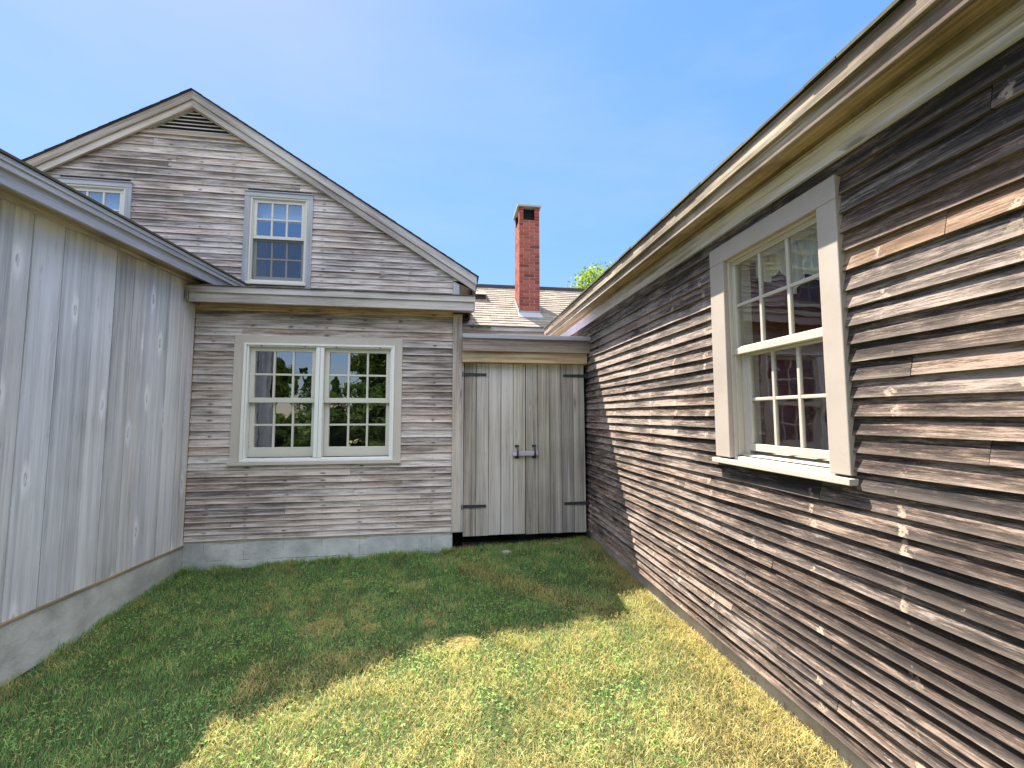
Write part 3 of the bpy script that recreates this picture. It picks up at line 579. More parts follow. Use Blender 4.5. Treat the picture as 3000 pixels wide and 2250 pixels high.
mb = MB(TA); mb.box(0.03, 0.2045, YA0-.25, 6.35, 1.50, 1.515, 'y', kind=.4); mb.box(0.0285, 0.055, YA0, 4.93, 1.46, 1.4995, 'y'); mb.build('soffit', M['ochre'], shed)
mb = MB(TA); mb.box(0.03, 0.17, 4.945, 4.97, 1.425, 1.4995, 'x'); mb.build('corner_block', M['shed'], shed)
mb = MB(TA)
n = 22
for k in range(n):
    a = 0.285-k*0.2; b = a-0.22; za = 1.636+(0.285-a)*0.3; zb = 1.636+(0.285-b)*.3
    mb.hexa([(b, YA0-.27, zb), (a, YA0-.27, za), (a, 6.36, za), (b, 6.36, zb), (b, YA0-.27, zb+.006), (a, YA0-.27, za+.018), (a, 6.36, za+.018), (b, 6.36, zb+.006)], (0, 1, 0))
mb.hexa([(-4.1, YA0-.25, 2.86), (0.25, YA0-.25, 1.58), (0.25, 6.35, 1.58), (-4.1, 6.35, 2.86), (-4.1, YA0-.25, 2.94), (0.25, YA0-.25, 1.634), (0.25, 6.35, 1.634), (-4.1, 6.35, 2.94)], (0, 1, 0))
mb.build('roof', M['shingle_mossy'], shed)

# ------------------------------------------------------------------ DARK CLAPBOARD HOUSE (right)
XC = 1.74
TC = lambda u, o, z: (XC-o, u, z)
dk = thing('dark_clapboard_house', 'dark weathered clapboard house on the right with a cream six over six window', 'house', (3.9, 2.6, -1.75))
WC = (1.612, 2.548, -0.285, 1.083)
mb = MB(TC)
eC = lambda z: 0.060 if z < -0.95 else (0.072 if z < -0.4 else (0.078 if z < 0.5 else 0.088))
zsC = courses(-1.435, 1.15, eC)
orange = min(range(len(zsC)), key=lambda i: abs(zsC[i]-0.60))
clapboards(mb, zsC, lambda z: [(-2.2, 7.5)], [(WC[0]+.04, WC[1]-.04, WC[2]+.03, WC[3]-.05)], t=0.026, jz=0.0026, jo=0.002, step=0.15, lens=(2.6, 4.8), ztop=1.16,
           kindf=lambda z, u: 0.36 if abs(z-zsC[orange]) < 1e-6 and u < 1.7 else (0.12 if random.random() < 0.05 else 0.0))
mb.build('wall', M['clap_dark'], dk)
mb = MB(TC); i1 = .06
for a, b, c, d in ((-2.2, WC[0]+i1, -1.44, 1.29), (WC[1]-i1, 7.5, -1.44, 1.29), (WC[0]+i1, WC[1]-i1, -1.44, WC[2]+.04), (WC[0]+i1, WC[1]-i1, WC[3]-i1, 1.29)): mb.box(a, b, -0.14, -0.005, c, d)
mb.box(-2.2, 7.5, -5.2, -5.06, -1.44, 1.29); mb.box(-2.2, -2.06, -5.06, -0.141, -1.44, 1.29); mb.box(7.36, 7.5, -5.06, -0.141, -1.44, 1.29)
mb.build('sheathing', M['sheath'], dk)
mb = MB(); mb.box(1.765, 6.9, -2.2, 7.5, -2.0, -1.442, 'y'); mb.build('foundation', M['conc_c'], dk, 0.004)
mb = MB(); mb.box(1.712, 1.736, -2.25, 6.62, 1.158, 1.287, 'y'); mb.build('frieze_board', M['frieze'], dk, 0.003)
mb = MB(); mb.box(1.551, 1.735, -2.25, 6.62, 1.288, 1.30, 'y', kind=.9); mb.box(1.69, 1.7115, -2.25, 6.62, 1.262, 1.2875, 'y', kind=.3); mb.build('soffit', M['ochre'], dk, 0.002)
mb = MB(); mb.box(1.521, 1.545, -2.3, 6.68, 1.232, 1.315, 'y'); mb.box(1.500, 1.5205, -2.3, 6.70, 1.300, 1.394, 'y', kind=.0); mb.build('fascia', M['ochre'], dk, 0.003)
mb = MB()
mb.hexa([(1.495, -2.32, 1.395), (4.4, -2.32, 3.14), (4.4, 7.6, 3.14), (1.495, 7.6 if False else 6.72, 1.395), (1.495, -2.32, 1.405), (4.4, -2.32, 3.17), (4.4, 7.6, 3.17), (1.495, 6.72, 1.405)], (0, 1, 0), r=.3)
mb.hexa([(4.4, -2.32, 3.14), (7.2, -2.32, 1.395), (7.2, 7.6, 1.395), (4.4, 7.6, 3.14), (4.4, -2.32, 3.17), (7.2, -2.32, 1.42), (7.2, 7.6, 1.42), (4.4, 7.6, 3.17)], (0, 1, 0), r=.3)
y = -2.32
while y < 6.72:
    w = min(R(0.10, 0.30), 6.73-y); d = R(-.004, .004); h = R(0, .007); dz = 0.0
    mb.hexa([(1.482+d, y, 1.392+dz), (1.66, y, 1.50), (1.66, y+w-.002, 1.50), (1.482+d, y+w-.002, 1.392+dz), (1.482+d, y, 1.403+h), (1.66, y, 1.517), (1.66, y+w-.002, 1.517), (1.482+d, y+w-.002, 1.403+h)], (0, 1, 0)); y += w
mb.build('roof', M['shingle_mossy'], dk)
mb = MB()
for yy in (-2.2, 7.36): mb = MB(); mb.prism([(1.76, yy, 1.29), (6.94, yy, 1.29), (4.4, yy, 3.1)], (0, .14, 0)); mb.build('gable_wall', M['clap_dark'], dk)
# window
m = MB(TC)
m.box(WC[0], WC[1], -0.003, 0.040, 0.972, WC[3]); m.box(WC[0], 1.716, -0.003, 0.040, -0.262, 0.9718, 'z'); m.box(2.408, WC[1], -0.003, 0.040, -0.262, 0.9718, 'z')
wc = m.build('window', M['casing_c'], dk, 0.004)
m = MB(TC); rect(m, 1.7165, 2.4075, -0.262, 0.9715, -0.13, 0.012, .012, .012, .012, .0); rect(m, 1.729, 2.395, -0.25, 0.959, -0.13, -0.008, .010, .010, .012, 0)
m.box(1.7395, 1.7555, -0.13, -0.045, -0.25, 0.40, 'z'); m.box(2.345, 2.3845, -0.13, -0.045, -0.25, 0.40, 'z')
m.hexa([(1.7165, -0.13, -0.262), (2.4075, -0.13, -0.262), (2.4075, 0.012, -0.272), (1.7165, 0.012, -0.272), (1.7165, -0.13, -0.215), (2.4075, -0.13, -0.215), (2.4075, 0.012, -0.255), (1.7165, 0.012, -0.255)])
m.build('frame', M['sash_c'], wc, 0.002)
m = MB(TC); m.box(WC[0]-.012, WC[1]+.012, -0.003, 0.062, -0.302, -0.273); m.build('sill', M['sash_c'], wc, 0.003)
sash(wc, TC, 1.7398, 2.3845, 0.372, 0.9465, -0.040, -0.010, 0.016, 0.012, 0.045, M['sash_c'], M['glass_c'], name='upper_sash', mw=0.019)
m = MB(TC); m.box(1.7395, 2.4, -0.010, 0.000, 0.368, 0.408); m.build('meeting_rail', M['sash_c'], wc, 0.004)
sash(wc, TC, 1.756, 2.3445, -0.214, 0.402, -0.075, -0.046, 0.030, 0.045, 0.042, M['sash_c'], M['glass_c'], name='lower_sash', mw=0.019)
# room behind the window: boxed, with a red boarded reveal, cream curtain and dark valance
m = MB(); x0 = 1.885
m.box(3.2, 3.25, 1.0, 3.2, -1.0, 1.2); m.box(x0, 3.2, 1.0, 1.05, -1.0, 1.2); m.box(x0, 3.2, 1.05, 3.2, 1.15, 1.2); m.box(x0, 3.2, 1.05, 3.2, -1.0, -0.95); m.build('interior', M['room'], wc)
m = MB()
for k in range(20): m.hexa([(x0, 2.65, -.95+k*.105), (3.2, 2.65, -.95+k*.105), (3.2, 2.7, -.95+k*.105), (x0, 2.7, -.95+k*.105), (x0, 2.665, -.846+k*.105), (3.2, 2.665, -.846+k*.105), (3.2, 2.7, -.846+k*.105), (x0, 2.7, -.846+k*.105)])
m.build('red_wall', M['redwall'], wc)
m = MB(); m.box(1.96, 1.985, 2.62, 2.648, -.95, 1.1, 'z'); m.build('inner_trim', M['sash_c'], wc)
m = MB(); n = 60
pts = []
for i in range(n+1):
    y = 1.80+0.60*i/n; xx = 1.925+0.014*math.sin(i*1.05)+0.006*math.sin(i*2.7)
    zb = 0.74+0.03*math.sin(i*.35)+ (0.10 if i > 35 else 0.0)*(min(1, (i-35)/6)) - 0.03*max(0, 1-abs(i-30)/8)
    pts.append((xx, y, zb))
for i in range(n): a, b = pts[i], pts[i+1]; m.poly([a, b, (b[0], b[1], 1.12), (a[0], a[1], 1.12)], r=.5)
m.build('curtain', M['curtain'], wc, smooth=True, recalc=False)

# ------------------------------------------------------------------ REAR HOUSE, chimney
rear = thing('rear_house', 'house behind the gate with a tan shingle roof and a tall red brick chimney', 'house', (2.6, 10.0, -1.75))
EY, EZ, RS = 8.04, 1.722, 0.7
def zr(y): return EZ+RS*(y-EY)
RY = 9.98
mb = MB(); mb.hexa([(0.12, EY, EZ-.03), (7.5, EY, EZ-.03), (7.5, RY, zr(RY)-.03), (0.12, RY, zr(RY)-.03), (0.12, EY, EZ-.006), (7.5, EY, EZ-.006), (7.5, RY, zr(RY)-.006), (0.12, RY, zr(RY)-.006)], r=.2)
mb.hexa([(0.12, RY, zr(RY)-.03), (7.5, RY, zr(RY)-.03), (7.5, 13, 1.0), (0.12, 13, 1.0), (0.12, RY, zr(RY)), (7.5, RY, zr(RY)), (7.5, 13, 1.05), (0.12, 13, 1.05)], r=.2)
e = 0.127; cs = 1/math.sqrt(1+RS*RS); ny = e*cs; y = EY-.02; row = 0
while y < RY:
    x = 0.12+(-0.15 if row % 2 else 0)+R(-.03, .03); y1 = min(y+ny*1.1, RY+.01)
    while x < 6.2:
        w = 0.305/2 if random.random() < .5 else 0.305*R(.7, 1.1); a = max(x, 0.12); b = x+w-.004; t = 0.006+(0.005 if random.random() < .5 else 0)
        if b > a+.01:
            mb.hexa([(a, y, zr(y)-.005), (b, y, zr(y)-.005), (b, y1, zr(y1)-.004), (a, y1, zr(y1)-.004), (a, y, zr(y)+t+.006), (b, y, zr(y)+t+.006), (b, y1, zr(y1)), (a, y1, zr(y1))])
        x += w
    y += ny; row += 1
mb.build('roof', M['shingle'], rear)
mb = MB(); mb.box(0.12, 7.5, RY-.09, RY+.09, zr(RY)-.045, zr(RY)+.028, 'x'); mb.build('ridge_cap', M['shingle_dark'], rear)
mb = MB(); mb.box(0.12, 7.5, EY-.012, EY+.012, 1.62, 1.685, 'x'); mb.box(0.12, 7.5, EY+.013, EY+.06, 1.45, 1.64, 'x'); mb.box(0.12, 7.5, EY+.061, EY+.16, -1.4, 1.6, 'x'); mb.build('wall', M['trim_grey'], rear); mb = MB(); mb.box(0.12, 7.5, 12.8, 12.9, -1.4, 1.0, 'x'); mb.build('wall', M['trim_grey'], rear)
mb = MB()
for k in range(90):
    xx = R(.36, .75); yy = EY-.028+R(-.01, .03); s_ = R(.008, .02); zz = zr(yy)-.01+R(-.015, .005)
    mb.hexa([(xx-s_, yy-s_, zz-s_*.6), (xx+s_, yy-s_, zz-s_*.6), (xx+s_, yy+s_, zz-s_*.5), (xx-s_, yy+s_, zz-s_*.4), (xx-s_*.5, yy-s_*.5, zz+s_), (xx+s_*.5, yy-s_*.5, zz+s_), (xx+s_*.5, yy+s_*.5, zz+s_), (xx-s_*.5, yy+s_*.5, zz+s_)])
mb.build('moss_patch', M['moss'], rear)
# roof vent box
mb = MB(); vy = 9.20; vz = zr(vy)
mb.hexa([(0.33, vy, vz), (0.745, vy, vz), (0.745, vy+.36, vz+.25), (0.33, vy+.36, vz+.25), (0.33, vy, vz+.10), (0.745, vy, vz+.10), (0.745, vy+.36, vz+.27), (0.33, vy+.36, vz+.27)], r=.1)
rv = mb.build('roof_vent', M['sheath'], rear)
mb = MB(); mb.hexa([(0.31, vy-.03, vz+.102), (0.765, vy-.03, vz+.102), (0.765, vy+.38, vz+.272), (0.31, vy+.38, vz+.272), (0.31, vy-.03, vz+.125), (0.765, vy-.03, vz+.125), (0.765, vy+.38, vz+.285), (0.31, vy+.38, vz+.285)]); mb.build('vent_cap', M['ochre'], rv)
# chimney
cx0, cx1, cy0, cy1 = 1.386, 1.812, 8.5, 9.12; ch = 0.0685; zb0 = 1.98; zt0 = 4.368; nr = int(round((zt0-zb0)/ch)); gp = .0055
mb = MB()
mb.box(cx0+.006, cx1-.006, cy0+.006, cy1-.006, 1.7, zt0-4*ch-.002)
chm = mb.build('chimney', M['mortar'], rear)
for (sx, sy) in ((0, 0), (1, 0), (0, 1), (1, 1)):
    xa, xb = (cx0+.006, cx0+.084) if sx == 0 else (cx1-.10, cx1-.006); ya, yb = (cy0+.006, cy0+.12) if sy == 0 else (cy1-.12, cy1-.006)
    mb2 = MB(); mb2.box(xa, xb, ya, yb, zt0-4*ch-.0015, zt0-.003); mb2.build('dark_pier', M['dark'], chm)  # black colour stands in for shade inside the chimney opening
def brick(m, a, b, c, d, z): 
    o = R(-.0015, .0015); r = random.random(); r = r*0.7+0.3 if random.random() < .86 else R(0, .15)
    m.box(a, b, c, d, z+gp*.9, z+ch-gp*.9, r=r)
mb = MB()
for k in range(nr):
    z = zt0-(k+1)*ch; top4 = k < 4; bw = .2032; t = .03
    for face in ('f', 'b'):
        ya, yb = (cy0-.001, cy0+t) if face == 'f' else (cy1-t, cy1+.001)
        if k % 2 == 0: cut = [cx0, (cx0+cx1)/2, cx1]
        else: cut = [cx0, cx0+.1, cx0+.1+.2, cx1]
        cut = [cx0, cx0+.092, cx1-.108, cx1] if top4 or (k % 2 and True) else [cx0, (cx0+cx1)/2, cx1]
        for i in range(len(cut)-1):
            if top4 and i == 1: continue
            brick(mb, cut[i]+(gp if i else -.001), cut[i+1]-(gp if i < len(cut)-2 else -.001), ya, yb, z)
    for face in ('l', 'r'):
        xa, xb = (cx0-.001, cx0+t) if face == 'l' else (cx1-t, cx1+.001)
        if top4: cut = [cy0+t+gp, cy0+.125, cy1-.125, cy1-t-gp]
        elif k % 2: cut = [cy0+t+gp, cy0+.2, cy0+.41, cy1-t-gp]
        else: cut = [cy0+t+gp, cy0+.1, cy0+.31, cy0+.52, cy1-t-gp]
        for i in range(len(cut)-1):
            if top4 and i == 1: continue
            brick(mb, xa, xb, cut[i]+(gp if i else 0), cut[i+1]-(gp if i < len(cut)-2 else 0), z)
mb.build('brickwork', M['brick'], chm, 0.0025)
mb = MB(); mb.box(cx0+.086, cx1-.102, cy0+.10, cy1-.10, zt0-4*ch-.0018, zt0-.002); mb.build('flue', M['dark'], chm)  # solid black box standing in for the unlit inside of the chimney
mb = MB(); mb.hexa([(cx0-.045, cy0-.035, zt0), (cx1+.04, cy0-.035, zt0), (cx1+.04, cy1+.035, zt0), (cx0-.045, cy1+.035, zt0), (cx0-.04, cy0-.03, zt0+.045), (cx1+.035, cy0-.03, zt0+.045), (cx1+.035, cy1+.03, zt0+.045), (cx0-.04, cy1+.03, zt0+.045)]); mb.build('cap_slab', M['conc_a'], chm, 0.005)
mb = MB(); yf = cy0-.10
mb.hexa([(cx0-.03, yf, zr(yf)+.012), (cx1+.06, yf-.02, zr(yf)+.002), (cx1+.05, cy0, zr(cy0)+.02), (cx0-.03, cy0, zr(cy0)+.02), (cx0-.03, yf, zr(yf)+.02), (cx1+.06, yf-.02, zr(yf)+.012), (cx1+.012, cy0-.012, zr(cy0)+.06), (cx0-.012, cy0-.012, zr(cy0)+.06)])
mb.hexa([(cx0-.012, cy0-.012, zr(cy0)+.02), (cx1+.012, cy0-.012, zr(cy0)+.02), (cx1+.012, cy0-.003, zr(cy0)+.02), (cx0-.012, cy0-.003, zr(cy0)+.02), (cx0-.012, cy0-.012, zr(cy0)+.10), (cx1+.012, cy0-.012, zr(cy0)+.10), (cx1+.012, cy0-.003, zr(cy0)+.10), (cx0-.012, cy0-.003, zr(cy0)+.10)])
for k in range(5):
    ya = cy0+k*.124; yb = ya+.13
    for xa, xb in ((cx0-.013, cx0-.003), (cx1+.003, cx1+.013)):
        mb.hexa([(xa, ya, zr(ya)), (xb, ya, zr(ya)), (xb, yb, zr(yb)), (xa, yb, zr(yb)), (xa, ya, zr(ya)+.17), (xb, ya, zr(ya)+.17), (xb, yb, zr(yb)+.08), (xa, yb, zr(yb)+.08)])
mb.build('flashing', M['metal'], chm)

# ------------------------------------------------------------------ GATE between the houses
gate = thing('plank_gate', 'tall double gate of vertical grey planks with black strap hinges under a wooden header', 'gate', (0.92, 5.3, -1.56))
mb = MB(); mb.box(0.158, 1.722, 5.235, 5.29, 0.63, 0.90, 'x'); mb.box(0.132, 1.70, 5.12, 5.234, 0.638, 0.770, 'x', kind=.9); mb.build('lintel', M['ochre'], gate, 0.003)
mb = MB(); mb.box(0.132, 1.752, 5.086, 5.119, 0.7705, 0.9248, 'x'); mb.build('header_board', M['trim_grey'], gate, 0.003)
mb = MB(); mb.box(0.132, 1.757, 5.062, 5.085, 0.925, 0.978, 'x'); mb.box(0.132, 1.757, 5.0852, 5.25, 0.925, 0.972, 'x'); mb.box(0.132, 1.752, 5.2502, 8.0, 0.93, 0.96, 'x'); mb.build('header_cap', M['trim_pale'], gate, 0.003)  # last box is an unseen roof added to keep the passage dark
mb = MB(); mb.box(0.158, 1.73, 5.6, 5.62, -1.75, 0.92, 'z'); mb.build('dark_backing', M['dark'], gate)  # black sheet added so the gaps round the gate look dark
mb = MB(); mb.box(0.16, 1.72, 5.36, 5.42, -1.75, -1.56, 'x'); mb.build('threshold', M['sheath'], gate)
for sd, (xa, xb, xab, xbb) in enumerate(((0.163, 0.919, 0.155, 0.919), (0.9235, 1.678, 0.9235, 1.690))):
    mb = MB()
    for k in range(5):
        f0, f1 = k/5, (k+1)/5; g = .0030; t = R(-.0015, .0015)
        a, b = xa+(xb-xa)*f0+g, xa+(xb-xa)*f1-g; ab, bb = xab+(xbb-xab)*f0+g, xab+(xbb-xab)*f1-g
        zt = 0.637+R(-.003, .002)+(0.004 if sd else 0); zb = -1.445+R(-.004, .004)-(0.004 if sd else 0)
        mb.hexa([(ab, 5.2+t, zb), (bb, 5.2+t, zb), (bb, 5.224, zb), (ab, 5.224, zb), (a, 5.2+t, zt), (b, 5.2+t, zt), (b, 5.224, zt), (a, 5.224, zt)], (0, 0, 1))
    leaf = mb.build('gate_leaf', M['door'], gate, 0.0015)
    for za, zb in ((0.40, 0.52), (-1.2, -1.05)): mb = MB(); mb.box(xa+.02, xb-.02, 5.2245, 5.248, za, zb); mb.build('ledge_board', M['door'], leaf)
    for zc in (0.494, -1.095):
        mb = MB()
        if sd == 0:
            mb.hexa([(0.145, 5.190, zc-.02), (0.434, 5.190, zc-.016), (0.434, 5.1965, zc-.016), (0.145, 5.1965, zc-.02), (0.145, 5.190, zc+.02), (0.434, 5.190, zc+.016), (0.434, 5.1965, zc+.016), (0.145, 5.1965, zc+.02)])
            pz = [0.2, 0.3, 0.41]; mb.box(0.138, 0.150, 5.15, 5.1895, zc-.028, zc+.028)
        else:
            mb.hexa([(1.405, 5.190, zc-.016), (1.70, 5.190, zc-.02), (1.70, 5.1965, zc-.02), (1.405, 5.1965, zc-.016), (1.405, 5.190, zc+.016), (1.70, 5.190, zc+.02), (1.70, 5.1965, zc+.02), (1.405, 5.1965, zc+.016)])
            pz = [1.43, 1.54, 1.64]; mb.box(1.697, 1.712, 5.178, 5.21, zc-.035, zc+.035)
        for q in pz: mb.box(q-.006, q+.006, 5.187, 5.1898, zc-.006, zc+.006)
        mb.build('hinge', M['iron'], leaf, 0.002)
    hx = 0.812 if sd == 0 else 1.026     # pull handle
    mb = MB()
    mb.box(hx-.026, hx+.026, 5.192, 5.1975, -0.395, -0.368); mb.box(hx-.026, hx+.026, 5.192, 5.1975, -0.535, -0.508)
    n = 9; q = [(hx+.004, 5.192-0.045*math.sin(math.pi*i/n)**.6 if 0 < i < n else 5.192, -0.382-0.14*i/n) for i in range(n+1)]
    for i in range(n):
        (x_, y_, z_), (x2, y2, z2) = q[i], q[i+1]; w = .009
        mb.hexa([(x_-w, y_-.006, z_), (x_+w, y_-.006, z_), (x_+w, y_+.006, z_), (x_-w, y_+.006, z_), (x2-w, y2-.006, z2), (x2+w, y2-.006, z2), (x2+w, y2+.006, z2), (x2-w, y2+.006, z2)])
    mb.build('handle', M['iron'], leaf, 0.001)
mb = MB(); mb.hexa([(0.752, 5.166, -0.502), (1.072, 5.166, -0.500), (1.072, 5.1955, -0.500), (0.752, 5.1955, -0.502), (0.752, 5.166, -0.447), (1.072, 5.166, -0.442), (1.072, 5.1955, -0.442), (0.752, 5.1955, -0.447)])
bar = mb.build('latch_bar', M['frieze'], None, 0.003); tag(bar, 'short pale wooden bar slid through the two iron gate handles', 'bar')

# ------------------------------------------------------------------ trees
def leafmat(name, a, b, c):
    s = NT(name); at = s.n('ShaderNodeAttribute', attribute_name='bd'); sp = s.n('ShaderNodeSeparateColor', {'Color': at.outputs['Color']})
    col = s.ramp(sp.outputs[0], [(0, a), (0.5, b), (1, c)])
    d = s.n('ShaderNodeBsdfDiffuse', {'Color': col}); t = s.n('ShaderNodeBsdfTranslucent', {'Color': s.mix(1.0, col, c3(1.5, 1.6, 0.7), 'MULTIPLY')})
    m = s.n('ShaderNodeMixShader', {0: 0.4, 1: d, 2: t}); s.t.links.new(m.outputs[0], s.out.inputs[0]); return s.m
M['leaf'] = leafmat('broad_leaf', (0.06, 0.10, 0.02), (0.16, 0.22, 0.04), (0.34, 0.40, 0.07))
M['leaf_dark'] = leafmat('dark_broad_leaf', (0.02, 0.035, 0.012), (0.045, 0.07, 0.02), (0.09, 0.12, 0.035))  # leaf colour darkened so the mirrored crowns look darker
M['needle'] = leafmat('spruce_needle', (0.018, 0.035, 0.014), (0.03, 0.055, 0.02), (0.06, 0.09, 0.03))
M['bark'] = attr_mat('grey_bark', [(0, (0.04, 0.03, 0.025)), (1, (0.16, 0.13, 0.11))], nscale=20, tex=.6)
def quads(name, P, U, V, val, mat, parent):
    n = len(P); v = np.empty((n, 4, 3)); v[:, 0] = P-U; v[:, 1] = P+V*.6-U*.1; v[:, 2] = P+U; v[:, 3] = P-V*.6+U*.1
    me = bpy.data.meshes.new(name); me.vertices.add(n*4); me.vertices.foreach_set('co', v.reshape(-1)); me.loops.add(n*4); me.loops.foreach_set('vertex_index', np.arange(n*4, dtype=np.int32))
    me.polygons.add(n); me.polygons.foreach_set('loop_start', np.arange(0, n*4, 4, dtype=np.int32)); me.update(calc_edges=True)
    a = me.attributes.new('bd', 'FLOAT_COLOR', 'CORNER'); c = np.ones((n, 4, 4), np.float32); c[:, :, 0] = val[:, None]; a.data.foreach_set('color', c.reshape(-1))
    me.materials.append(mat); o = bpy.data.objects.new(name, me); COL.objects.link(o)
    root = parent
    me.transform(ROOTM[root.name].inverted()); o.parent = parent; return o
def limb(mb, a, b, ra, rb, n=7):
    a, b = Vector(a), Vector(b); d = (b-a).normalized(); p = d.orthogonal().normalized(); q = d.cross(p); n0 = len(mb.v)
    for i in range(n): t = 2*math.pi*i/n; mb.v.append(a+(p*math.cos(t)+q*math.sin(t))*ra)
    for i in range(n): t = 2*math.pi*i/n; mb.v.append(b+(p*math.cos(t)+q*math.sin(t))*rb)
    for i in range(n): j = (i+1) % n; mb.f.append([n0+i, n0+j, n0+n+j, n0+n+i]); mb.bd.append((random.random(), 0, 0)); mb.uv.append([(0, 0)]*4); mb.uv2.append([(0, 0)]*4)
def rv_(n): 
    a = rng.normal(size=(n, 3)); return a/np.linalg.norm(a, axis=1)[:, None]
def broadleaf(x, y, h, r, label, nleaf=26000, ls=0.11, group=None, nclump=42, name='broadleaf_tree', mat='leaf'):
    z0 = -1.8; root = thing(name, label, 'tree', (x, y, z0), 0, group); mb = MB(); top = z0+h
    cz = top-r*0.95; limb(mb, (x, y, z0-.1), (x+.1, y, z0+h*.45), r*.09, r*.06, 10)
    cl = rv_(nclump)*(rng.random((nclump, 1))**.45)*np.array([r, r, r*.85])+np.array([x, y, cz])
    for c in cl:
        if random.random() < .6: limb(mb, (x+.1, y, z0+h*R(.35, .5)), tuple(c), r*.035, r*.008, 5)
    mb.build('trunk', M['bark'], root)
    k = rng.integers(0, nclump, nleaf); cr_ = (r*rng.uniform(.2, .42, nclump))[k]
    P = cl[k]+rv_(nleaf)*(rng.random((nleaf, 1))**.4)*cr_[:, None]*np.array([1.1, 1.1, .75])
    U = rv_(nleaf)*ls; V = np.cross(U, rv_(nleaf)); V = V/np.linalg.norm(V, axis=1)[:, None]*ls*.8
    val = np.clip(rng.random(nclump)[k]*.5+rng.random(nleaf)*.6-.05, 0, 1)
    quads('crown', P, U, V, val, M[mat], root)
def spruce(x, y, h, r, label, group, n=9000):
    z0 = -1.9; root = thing('spruce_tree', label, 'tree', (x, y, z0), 0, group); mb = MB(); limb(mb, (x, y, z0-.1), (x, y, z0+h*.97), r*.1, .02, 8); mb.build('trunk', M['bark'], root)
    t = rng.random(n)**.75; lay = np.floor(t*14)/14; rad = r*(1-lay*.97)*(1-.35*(t-lay)*14)*rng.uniform(.25, 1, n)**.5; an = rng.random(n)*6.283
    wob = 1+.25*np.sin(an*5+lay*31)
    P = np.stack([x+rad*wob*np.cos(an), y+rad*wob*np.sin(an), z0+h*(.08+.92*t)-rad*.25], 1); U = rv_(n)*r*.07; U[:, 2] *= .5; V = np.cross(U, rv_(n)); V = V/np.linalg.norm(V, axis=1)[:, None]*r*.045
    quads('crown', P, U, V, rng.random(n), M['needle'], root)
broadleaf(8.9, 22, 10.3, 3.2, 'bright green leafy tree rising behind the dark house eave', 26000, .10, nclump=75)
rl = 'leafy tree beyond the lawn behind the viewer, seen mirrored in the window panes'; rs = 'spruce beyond the lawn behind the viewer, mirrored in the twin window'
for (x, y, h, r) in ((-3.6, -20, 9.2, 3.3), (0.8, -21, 10.5, 4.2), (6.5, -19, 9.5, 4.0), (-17.0, -30, 7.5, 3.2)): broadleaf(x, y, h, r, rl, 14000, .2, 'trees across the lawn behind the viewer', 36, mat='leaf_dark')
for (x, y, h, r) in ((-11, -10.5, 1.9, 1.3), (-8.2, -10.8, 2.0, 1.4), (-5.6, -10.2, 2.3, 1.5), (-3.0, -10.4, 2.6, 1.6), (-0.4, -10.2, 2.7, 1.7), (2.2, -10.5, 2.8, 1.7), (-9.5, -13, 2.2, 1.3), (-6.8, -12.5, 2.3, 1.4), (-4.2, -12, 3.8, 2.1), (-1.6, -12.4, 4.1, 2.2), (1.2, -12, 4.3, 2.3), (3.8, -13, 4.0, 2.2), (-12.5, -14, 3.0, 1.8)):
    broadleaf(x, y, h, r, 'rounded shrub in the hedge behind the viewer, seen mirrored in the window panes', 7000, .11, 'shrubs across the lawn behind the viewer', 24, 'shrub', 'leaf_dark')
for i in range(13):
    spruce(-38+i*3.3+R(-.8, .8), -52+R(-5, 5), R(6.5, 9.5), R(1.6, 2.3), rs, 'spruces across the lawn behind the viewer', 5000)

# ------------------------------------------------------------------ stones
def rock(x, y, s_, label):
    bm = bmesh.new(); bmesh.ops.create_icosphere(bm, subdivisions=3, radius=1)
    for v in bm.verts:
        k = 1+.35*noise.noise(v.co*1.3+Vector((x*9, 0, 0)))+.1*noise.noise(v.co*4); v.co = Vector((v.co.x*s_*1.3*k, v.co.y*s_*.9*k, v.co.z*s_*.42*k))
    me = bpy.data.meshes.new('stone'); bm.to_mesh(me); bm.free(); me.shade_smooth(); me.materials.append(M['stone'])
    o = bpy.data.objects.new('stone', me); COL.objects.link(o); o.location = (x, y, gz(x, y)+s_*.22); tag(o, label, 'stone')
rock(0.66, 5.0, .05, 'flat pale stone in the grass in front of the left gate leaf')
rock(1.28, 5.13, .035, 'small grey stone in the soil under the right gate leaf, left of its twin')
rock(1.40, 5.15, .03, 'smallest stone, under the right gate leaf nearest the dark house')

# ------------------------------------------------------------------ grass
def grassmat():
    s = NT('grass_blade'); at = s.n('ShaderNodeAttribute', attribute_name='bd'); sp = s.n('ShaderNodeSeparateColor', {'Color': at.outputs['Color']})
    g = s.ramp(sp.outputs[0], [(0, (0.04, 0.115, 0.045)), (0.45, (0.135, 0.33, 0.125)), (1, (0.36, 0.56, 0.16))])
    d = s.ramp(sp.outputs[0], [(0, (0.18, 0.12, 0.06)), (0.5, (0.47, 0.35, 0.15)), (1, (0.76, 0.62, 0.32))])
    c = s.mix(sp.outputs[1], g, d)
    a = s.n('ShaderNodeBsdfDiffuse', {'Color': c}); t = s.n('ShaderNodeBsdfTranslucent', {'Color': s.mix(1.0, c, c3(1.3, 1.3, 0.7), 'MULTIPLY')})
    m = s.n('ShaderNodeMixShader', {0: 0.4, 1: a, 2: t}); s.t.links.new(m.outputs[0], s.out.inputs[0]); return s.m
M['grass'] = grassmat()
def pnoise(x, y, sc, seed):
    return np.array([noise.noise(Vector((a*sc+seed, b*sc, seed))) for a, b in zip(x, y)])
